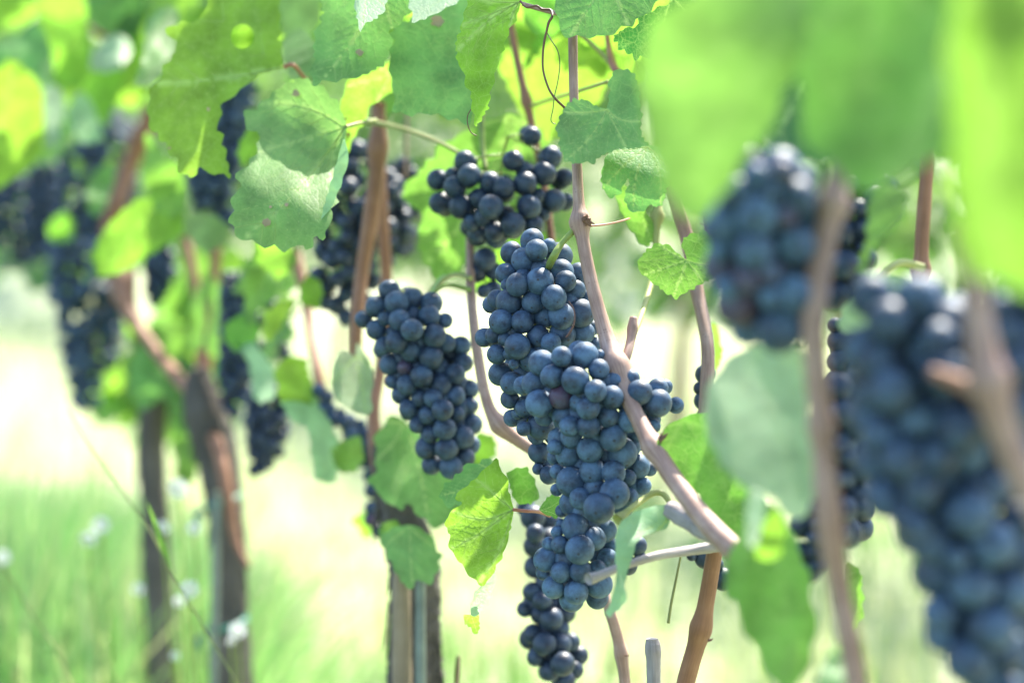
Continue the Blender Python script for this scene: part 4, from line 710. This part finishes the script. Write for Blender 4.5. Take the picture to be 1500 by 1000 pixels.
leaf('pale blue green lobed leaf with a deep slit, right of the tan cane', [(950,213),(935,200),(918,190),(900,200),(892,222),(884,240),(880,260),(884,280),(897,291),(908,284),(911,275),(917,264),(923,262),(922,268),(917,280),(914,292),(920,306),(930,311),(942,309),(950,303),(954,298),(962,304),(970,300),(976,280),(984,255),(982,230),(966,214)], .965, 'T', (949,214), (926,309), ty=-.5, tooth=7, tamp=1.8, seed=13, angles=(0,.6,-.5,1.2,-1.0))
leaf('small fresh green leaf with scalloped edge left of the foreground bunch', C(800,230,4.286,[(885,648),(830,610),(770,550),(710,540),(640,575),(590,630),(570,690),(610,740),(660,780),(700,810),(760,860),(825,890),(850,860),(900,840),(960,800),(1050,760),(1110,650),(1060,500),(1000,465),(920,480),(860,510),(850,560),(875,610)]), .995, 'G', (1006,381), (992,436), ty=-.15, tooth=7, tamp=2, seed=14, angles=(0,1.0,-.9,1.9,-1.8))
leaf('backlit green leaf behind the loose upper bunch', [(745,165),(690,190),(655,205),(625,240),(600,265),(585,287),(605,300),(620,320),(612,350),(618,380),(635,405),(655,412),(680,398),(692,360),(720,350),(770,340),(810,300),(815,250),(800,205),(780,180)], 1.24, 'G', (748,170), (630,405), ty=.25, tooth=14, tamp=4, seed=15)
leaf('bright backlit leaf below the loose upper bunch, right of the bent cane', [(775,330),(735,345),(700,380),(690,420),(720,445),(745,470),(780,440),(820,400),(830,360)], 1.27, 'L', (775,335), (740,468), tooth=14, tamp=4, seed=16)
leaf('pale curled leaf edge above the compact left bunch', [(648,402),(662,404),(655,412),(640,422),(630,432),(628,424),(638,412)], 1.16, 'P', (655,404), (629,430), ty=-1, tamp=1, seed=17)
leaf('pale heart shaped leaf hanging on the brown cane left of the compact bunch', C(450,333,S3,[(207,572),(190,550),(170,540),(135,550),(115,600),(105,680),(120,740),(160,780),(220,810),(268,828),(285,800),(280,720),(292,660),(282,600),(250,550),(218,498),(212,540)]), 1.19, 'P', (520,522), (536,608), ty=-.9, tx=.25, tamp=1.5, amp=1.3, seed=18)
leaf('broad blue green leaf under the compact left bunch', [(590,612),(572,606),(556,630),(548,660),(556,685),(537,703),(560,728),(582,746),(602,738),(622,764),(650,772),(680,745),(700,700),(690,660),(660,640),(625,640),(605,630)], 1.20, 'T', (592,614), (628,768), ty=-.8, tooth=15, tamp=4, amp=1.6, seed=19)
leaf('green leaf lying against the rugged trunk', [(600,768),(575,772),(558,782),(560,800),(568,815),(578,832),(590,856),(600,862),(612,850),(632,853),(642,835),(646,812),(634,790),(616,772)], 1.16, 'T', (600,770), (598,862), ty=-.7, tooth=12, tamp=3, seed=20)
leaf('bright yellow green leaf on a red stalk in front of the white meadow, centre bottom', C(450,666,S3,[(907,240),(890,180),(880,120),(858,70),(840,45),(830,14),(780,60),(720,120),(640,182),(682,212),(630,250),(612,275),(605,310),(627,350),(620,400),(660,460),(700,510),(760,576),(800,545),(830,490),(850,450),(870,410),(890,330)]), .985, 'L', (752,746), (703,857), tx=.25, ty=.1, tooth=10, tamp=2, amp=1.1, angles=(0,.6,-.45,1.15,-1.0,1.9), seed=21, petiole=[(770,748,2.6,.99),(788,749,2.6,1.0),(805,755,2.6,1.02)], pet_mat='petiole_red')
leaf('pale twisted leaf tip hanging below the bright yellow green leaf', C(450,666,S3,[(760,575),(800,548),(830,490),(826,560),(808,610),(790,662),(775,655),(768,692),(740,703),(712,702),(722,640),(735,600)]), .99, 'P', (710,855), (690,898), ty=-1, tx=.4, tamp=1.5, tooth=7, seed=22)
leaf('tiny lime leaf tip at the very end of the twisted leaf', C(450,666,S3,[(712,700),(685,700),(690,738),(715,755),(728,778),(752,782),(756,735),(752,700)]), .995, 'L', (690,900), (698,925), tamp=1.5, tooth=6, seed=23)
leaf('blue green toothed leaf behind the bright yellow green leaf', C(450,666,S3,[(800,10),(770,22),(745,35),(680,52),(672,85),(640,100),(620,125),(600,130),(590,160),(578,185),(598,210),(620,226),(655,222),(700,230),(780,200),(850,130),(850,60)]), 1.03, 'T', (725,690), (648,725), ty=-.6, tooth=9, tamp=3, seed=24)
leaf('small green leaf between the bright leaf and the front bunch', C(450,666,S3,[(870,78),(895,68),(922,52),(970,60),(985,90),(1012,150),(1016,192),(970,222),(905,198),(888,130)]), 1.05, 'G', (742,690), (778,735), ty=-.5, tooth=9, tamp=2.5, seed=25)
leaf('little pointed green leaf touching the left side of the front bunch', C(450,666,S3,[(1014,240),(1045,195),(1080,168),(1110,190),(1105,262),(1090,278),(1065,268),(1045,262)]), .99, 'G', (790,747), (815,757), ty=-.5, tooth=7, tamp=1.8, seed=26)
leaf('narrow pale drooping leaf in front of the grey twig', C(850,700,3.333,[(440,130),(400,130),(330,140),(250,172),(187,225),(175,290),(170,350),(180,470),(165,540),(150,600),(122,660),(140,682),(185,640),(228,600),(215,530),(228,460),(255,390),(265,325),(310,280),(360,265),(415,250),(440,205)]), .895, 'P', (982,745), (888,905), tx=.3, ty=-.7, tamp=1, seed=27, angles=(0,))
leaf('broad blurred green leaf right of the slanting tan cane', [(1000,612),(980,620),(962,645),(968,668),(985,690),(1010,712),(1040,745),(1070,785),(1100,790),(1120,740),(1110,690),(1085,640),(1040,605),(1015,605)], .90, 'G', (1000,615), (1090,785), ty=-.2, tooth=16, tamp=3, seed=28, detail=False)
leaf('large pale foreground leaf under the red tinged bunch', [(1110,505),(1070,520),(1045,550),(1030,600),(1040,650),(1070,700),(1100,715),(1125,725),(1150,755),(1180,755),(1198,720),(1195,660),(1182,600),(1188,550),(1175,515),(1145,500)], .71, 'P', (1110,508), (1178,752), ty=-.45, tx=.2, tooth=26, tamp=4, amp=.8, seed=29, detail=False)
leaf('blurred green foreground leaf at the bottom left of the brown foreground cane', [(1115,735),(1085,775),(1065,820),(1060,862),(1080,890),(1095,925),(1120,975),(1140,1010),(1165,1010),(1185,970),(1198,925),(1188,880),(1185,835),(1160,785),(1140,745)], .73, 'G', (1118,740), (1150,1008), ty=-.5, tooth=24, tamp=5, seed=30, detail=False)
leaf('small glowing lime leaf fold above the blurred bottom leaf', [(1140,742),(1122,760),(1105,795),(1110,818),(1130,822),(1147,808),(1150,770)], .69, 'L', (1140,745), (1128,820), tamp=2, seed=31, detail=False)
leaf('whitish leaf fold between the large pale leaf and the lime fold', [(1098,710),(1092,750),(1096,800),(1108,800),(1118,765),(1122,725)], .68, 'P', (1105,712), (1102,798), ty=-1, tamp=1, seed=32, detail=False)
leaf('huge blurred yellow green foreground leaf at the top right of the tan cane', [(1200,-60),(1080,-50),(1000,0),(955,30),(940,75),(938,120),(945,175),(958,230),(970,275),(990,312),(1030,318),(1068,275),(1100,225),(1140,160),(1175,100),(1195,40)], .58, 'M', (1190,-10), (1005,312), ty=-.35, tx=.1, tooth=40, tamp=6, amp=1.3, seed=33, detail=False, angles=(0,.5,-.5,1.0))
leaf('large blurred mid green foreground leaf hanging at the top right', [(1290,-60),(1220,-50),(1192,-10),(1180,60),(1168,130),(1180,205),(1215,245),(1255,275),(1290,288),(1320,260),(1350,238),(1390,236),(1412,160),(1408,80),(1415,-40),(1350,-60)], .56, 'G', (1300,-50), (1290,285), ty=-.45, tooth=40, tamp=6, amp=1.5, seed=34, detail=False)
leaf('blurred green foreground leaf filling the top right corner', [(1460,-70),(1400,-50),(1388,60),(1392,200),(1398,320),(1412,400),(1450,412),(1490,425),(1560,440),(1600,300),(1600,-60)], .47, 'E', (1470,-60), (1480,425), ty=.3, tx=.35, tooth=40, tamp=6, amp=1.2, seed=35, detail=False)
leaf('dark blue green leaf in the gap between the two foreground leaves', [(1190,60),(1160,100),(1135,140),(1110,185),(1130,215),(1170,230),(1215,240),(1240,160),(1230,80)], .78, 'D', (1195,65), (1120,200), ty=-.6, tooth=14, tamp=4, seed=36)
leaf('blurred green leaf stalk side leaf above the red tinged bunch', [(1290,270),(1330,280),(1322,320),(1295,345),(1275,370),(1268,400),(1255,400),(1270,350),(1272,300)], .75, 'G', (1300,275), (1262,398), ty=-.4, tamp=3, seed=37, detail=False)
leaf('pale leaf sliver behind the right bunch below the arching stalk', [(1300,400),(1270,420),(1240,440),(1225,480),(1250,490),(1300,470),(1345,440),(1350,415)], .8, 'P', (1330,410), (1235,480), ty=-.8, tamp=3, seed=38, detail=False)
leaf('dull green shoot leaf behind the pale lobed leaf', [(905,262),(900,285),(910,310),(925,340),(945,362),(962,352),(955,325),(940,300),(925,280)], 1.08, 'G', (908,265), (955,358), tx=.6, tamp=2, seed=39)
# background leaves of the row, softer
BG = [
 ('wide backlit leaf glowing behind the tendril at the top', [(840,40),(770,30),(735,70),(745,130),(775,190),(800,210),(840,195),(880,150),(895,90),(880,50)], 1.30, 'L', .1),
 ('second glowing leaf behind the tan cane at the top', [(880,20),(850,70),(850,120),(870,150),(905,100),(935,60),(930,20)], 1.36, 'L', .1),
 ('green leaf top behind the tendril', [(770,-10),(765,20),(775,45),(800,55),(822,45),(840,10),(820,-20)], 1.15, 'G', -.2),
 ('lime leaf behind the yellow green hanging leaf', [(760,0),(740,60),(730,110),(750,120),(775,80),(800,20)], 1.25, 'L', 0),
 ('broad lime leaf cut by the left edge', [(-40,100),(0,80),(25,68),(50,90),(62,130),(65,180),(62,225),(40,250),(20,262),(0,275),(-30,300),(-60,200)], 1.62, 'L', .1),
 ('dusky blue green leaf strip above the broad lime leaf at left', [(-20,70),(25,50),(50,30),(65,50),(75,80),(76,110),(68,130),(50,112),(20,85),(-20,110)], 1.6, 'T', -.7),
 ('yellow green leaf hanging at top left, point down', [(60,-30),(120,-30),(128,30),(133,60),(132,100),(125,125),(105,132),(85,118),(78,90),(68,55),(58,20)], 1.7, 'L', 0),
 ('lime leaf in the top left corner', [(-30,-30),(45,-30),(55,10),(45,30),(20,40),(-30,50)], 1.8, 'L', .1),
 ('dark green leaf along the top edge at left', [(122,-20),(215,-20),(212,20),(205,50),(185,58),(165,55),(140,42),(128,20)], 1.8, 'D', .1),
 ('shiny whitish leaf tilted to the sky, upper left', [(150,58),(170,50),(188,58),(192,80),(178,100),(150,107),(132,100),(132,82)], 1.7, 'P', -1.6),
 ('pale leaf pair fold at left, left half', [(60,128),(75,122),(92,135),(96,160),(88,190),(80,222),(70,204),(63,165)], 1.75, 'P', -1.5),
 ('whitish oval leaf at left above the blurred bunches', [(108,138),(120,134),(135,150),(146,185),(152,205),(125,212),(106,195),(99,165)], 1.72, 'P', -1.4),
 ('yellow green leaf behind the whitish oval leaf', [(110,108),(180,98),(180,125),(167,160),(155,188),(140,168),(125,135)], 1.85, 'L', 0),
 ('blue green leaf left of the large holed leaf', [(215,30),(230,15),(255,8),(264,20),(262,32),(255,40),(258,75),(262,84),(240,90),(240,105),(225,125),(195,127),(210,85),(213,50)], 1.4, 'T', -1.0),
 ('yellow brown leaf in the shade at upper left', [(185,70),(215,75),(220,110),(212,150),(195,160),(172,152),(170,115)], 1.9, 'L', .2),
 ('green leaf hanging under the large holed leaf', [(212,190),(238,222),(262,240),(274,280),(272,312),(250,318),(225,308),(213,260)], 1.5, 'G', .1),
 ('broad yellow leaf with a blunt tip, left of centre', [(142,408),(133,372),(158,330),(200,292),(240,285),(265,290),(274,312),(266,345),(222,372),(180,398)], 1.55, 'L', -.1),
 ('small green and white leaf before the blurred bunches', [(145,245),(165,238),(170,255),(158,295),(143,318),(128,307),(124,275)], 1.75, 'T', -1.0),
 ('lime leaf tip at the top of the longest left bunch', [(68,348),(73,322),(95,308),(108,325),(106,350),(85,356)], 1.85, 'L', 0),
 ('blue green leaf at left of the broad toothed leaf', [(265,318),(280,350),(292,366),(305,371),(330,357),(336,337),(322,318),(290,312)], 1.45, 'T', -.7),
 ('yellow leaf under the broad toothed leaf', [(370,348),(425,360),(437,380),(422,402),(405,408),(388,392),(370,385)], 1.35, 'L', .1),
 ('small curled green leaf hanging like a ribbon left of centre', [(362,393),(388,388),(386,420),(376,450),(374,475),(359,475),(358,430)], 1.42, 'G', 0),
 ('folded green leaf above the pale tongue leaf', [(325,480),(348,462),(365,455),(379,475),(377,505),(350,517),(332,503)], 1.42, 'G', -.3),
 ('pale tongue shaped leaf left of centre', [(340,500),(372,502),(393,528),(404,546),(403,580),(382,592),(371,582),(368,546),(360,522)], 1.40, 'P', -.9),
 ('small lime leaf on the reddish cane', [(436,424),(451,400),(472,414),(470,452),(444,449)], 1.33, 'L', 0),
 ('lime leaf left of the reddish cane', [(382,492),(390,459),(407,440),(438,438),(419,464),(408,488),(393,499)], 1.38, 'L', 0),
 ('glowing lime leaf over the pale hanging leaf', [(402,540),(422,520),(448,526),(458,564),(457,592),(429,599),(409,586)], 1.33, 'L', 0),
 ('long pale hanging leaf over the bright meadow', [(409,585),(438,583),(462,577),(476,603),(496,647),(496,675),(492,707),(462,704),(451,626),(428,616)], 1.31, 'P', -.9),
 ('green leaf beside the long pale hanging leaf', [(494,648),(528,636),(534,670),(520,693),(496,690),(484,665)], 1.29, 'G', -.3),
 ('green leaf low at the rugged trunk top', [(556,766),(582,760),(590,785),(572,800),(556,795)], 1.2, 'G', -.2),
 ('lime leaf peeping out right of the compact bunch tip', [(700,632),(725,640),(728,660),(715,678),(700,690),(690,665)], 1.2, 'L', 0),
 ('lime leaf behind the long pale hanging leaf', [(515,760),(545,740),(560,720),(575,745),(560,775),(535,790)], 1.36, 'L', 0),
 ('green leaf in the shade left of the orange arm', [(193,520),(215,498),(242,530),(238,580),(205,603),(188,570)], 1.75, 'T', -.4),
 ('small lime leaf below the orange arm', [(180,440),(205,455),(222,500),(205,520),(185,500)], 1.9, 'L', 0),
 ('green leaf over the middle trunk at left', [(245,470),(275,480),(285,510),(262,530),(240,515)], 1.75, 'G', 0),
 ('grass green leaf between the two left trunks', [(262,640),(285,650),(290,690),(270,720),(255,690)], 1.72, 'G', 0),
 ('blue green leaf beside the top cane, upper left', [(410,60),(440,40),(462,60),(470,110),(445,125),(420,110)], 1.25, 'T', -.6),
 ('green leaf filling the top edge between the holed leaf and the pale leaf', [(405,-30),(470,-30),(470,30),(450,60),(425,80),(412,40)], 1.3, 'T', -.3),
 ('yellow leaf with a brown tip behind the broad toothed leaf', [(345,225),(365,185),(410,190),(385,210),(372,235),(355,242)], 1.3, 'L', 0),
 ('green leaf behind the crossing canes at the top', [(545,95),(575,90),(580,160),(560,178),(540,150)], 1.28, 'G', .1),
 ('green leaf at the foot of the brown foreground cane', [(1240,900),(1262,930),(1280,1000),(1262,1020),(1245,980)], .66, 'G', 0),
 ('pale leaf at the bottom edge right of the foreground leaf', [(1225,940),(1205,970),(1190,1020),(1225,1020),(1245,990)], .68, 'P', -.6),
 ('green leaf left of the shaded bunch behind the brown cane', [(1240,820),(1262,835),(1265,900),(1250,930),(1238,880)], .9, 'G', 0),
 ('lime leaf behind the tan cane at right of centre', [(1030,480),(1050,470),(1060,520),(1045,560),(1030,530)], 1.2, 'L', 0)]
for i, (lb, o_, d_, t_, ty_) in enumerate(BG):
    ctr = np.mean(o_, 0); leaf(lb, o_, d_, t_, None, None, tx=random.uniform(-.25, .25), ty=ty_, amp=1.5, tooth=9, tamp=2.0, seed=100+i, detail=False, rnd=1)
# leaves deeper in the canopy that close the view between the traced ones
PR = [loose_leaf_proto(s, L) for s, L in ((1, .07), (2, .06), (3, .075), (4, .055))]
def put_leaf(pos, rx, ry, rz, s, tone, label, group, used=[0]):
    r0, b0, v0, p0 = PR[used[0] % 4]; first = used[0] < 4; used[0] += 1
    r = r0 if first else r0.copy(); COL.objects.link(r) if r.name not in COL.objects else None
    if not first:
        b = b0.copy(); COL.objects.link(b); b.parent = r; v = v0.copy(); COL.objects.link(v); v.parent = b; p = p0.copy(); COL.objects.link(p); p.parent = r
    else: b = b0
    r.location = pos; r.rotation_euler = (rx, ry, rz); r.scale = (s, s, s); t = TONE[tone]; j = random.uniform(.85, 1.15); b.color = (*[c*j for c in t[0]], t[1]); tag(r, label, 'leaf', group)
def region(n, x0, x1, y0, y1, off, tones, label, group, rx=(-.9, .3)):
    for _ in range(n):
        px, py = random.uniform(x0, x1), random.uniform(y0, y1); d = rowd(px)+random.uniform(*off)
        put_leaf(P(px, py, d), random.uniform(*rx), random.uniform(-.7, .7), -.45+random.uniform(-.7, .7), random.uniform(.75, 1.1), random.choice(tones), label, group)
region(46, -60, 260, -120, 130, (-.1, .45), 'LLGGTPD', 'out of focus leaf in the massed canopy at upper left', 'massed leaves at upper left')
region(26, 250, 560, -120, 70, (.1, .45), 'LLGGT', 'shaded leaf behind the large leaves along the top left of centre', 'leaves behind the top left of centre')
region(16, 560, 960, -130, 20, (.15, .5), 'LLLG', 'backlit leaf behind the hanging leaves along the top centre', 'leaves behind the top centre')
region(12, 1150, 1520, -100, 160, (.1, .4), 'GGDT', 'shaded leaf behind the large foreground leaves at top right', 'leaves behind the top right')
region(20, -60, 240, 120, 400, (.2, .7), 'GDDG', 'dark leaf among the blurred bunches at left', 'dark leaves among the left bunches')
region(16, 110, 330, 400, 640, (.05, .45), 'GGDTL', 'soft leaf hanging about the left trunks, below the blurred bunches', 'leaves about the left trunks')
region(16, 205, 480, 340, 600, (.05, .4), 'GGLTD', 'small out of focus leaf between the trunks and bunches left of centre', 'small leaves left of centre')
# ------------------------------------------------------------------ wild flowers and single grass stalks
def flower(x, y, d, rp, label, group):
    c = P(x, y, d); r = rp*.78*K(d); root = empty('white_flower', c, label, 'flower', group); B = Buf(); rg = np.random.default_rng(int(x+y)); n = 11
    for i in range(n):
        a = 2*math.pi*i/n+rg.normal(0, .08); u = np.array([math.cos(a), -.25*rg.random(), math.sin(a)]); s = np.array([-math.sin(a), 0, math.cos(a)]); pts = [u*r*.2-s*r*.08, u*r*.2+s*r*.08, u*r*.75+s*r*.2, u*r+s*r*.08+np.array([0, .08*r, 0]), u*r-s*r*.08+np.array([0, .08*r, 0]), u*r*.75-s*r*.2]
        B.add(np.array(pts), [(0, 1, 2, 5), (5, 2, 3, 4)])
    B.build('petal', M['petal'], root); bmx = bmesh.new(); bmesh.ops.create_uvsphere(bmx, u_segments=12, v_segments=8, radius=r*.26)
    me = bpy.data.meshes.new('flower_centre'); bmx.to_mesh(me); bmx.free(); me.materials.append(M['centre']); o = bpy.data.objects.new('flower_centre', me); COL.objects.link(o); o.parent = root; o.scale = (1, .6, 1); o.location = (0, -.05*r, 0)
    g = float(c[2]); V, F, U = tube_data(catmull([(0, .02*r, 0), (.01, .02, -g*.4), (.02, .02, -g)], 6), np.full(13, .0011), 6); mesh_obj('flower_stem', V, F, M['stem'], root, uv=U)
for x, y, d, r in [(262,715,1.5,19),(148,768,1.62,17),(130,788,1.66,15),(238,772,1.5,14),(284,773,1.5,13),(278,862,1.45,17),(348,922,1.5,16),(256,960,1.5,9),(202,862,1.62,12),(4,815,1.75,14),(262,880,1.5,11),(338,938,1.48,8)]:
    flower(x, y, d, r, 'white daisy like flower blurred in the grass at lower left', 'white flowers in the grass')
cane('thin grass stalk with one green blade slanting across the lower left', [(100,600,1.0,1.25),(130,650,1.2,1.24),(165,700,1.3,1.23),(215,770,1.4,1.22),(255,845,1.5,1.21),(300,920,1.5,1.2),(350,1005,1.5,1.19)], 'petiole', 'grass_straw', 'grass stalk', sides=6, seed=51)
cane('second thin grass stalk near the lower left corner', [(-10,825,1.4,1.4),(15,845,1.5,1.4),(50,905,1.6,1.39),(85,955,1.6,1.38),(120,1030,1.6,1.37)], 'petiole', 'grass_straw', 'grass stalk', sides=6, seed=52)
leaf('green blade of the thin slanting grass stalk', [(214,730),(224,752),(235,775),(246,805),(252,838),(243,825),(234,800),(226,775)], 1.215, 'G', (215,732), (252,838), tamp=0, seed=60, name='grass_leaf', detail=False, rnd=0, angles=(0,))
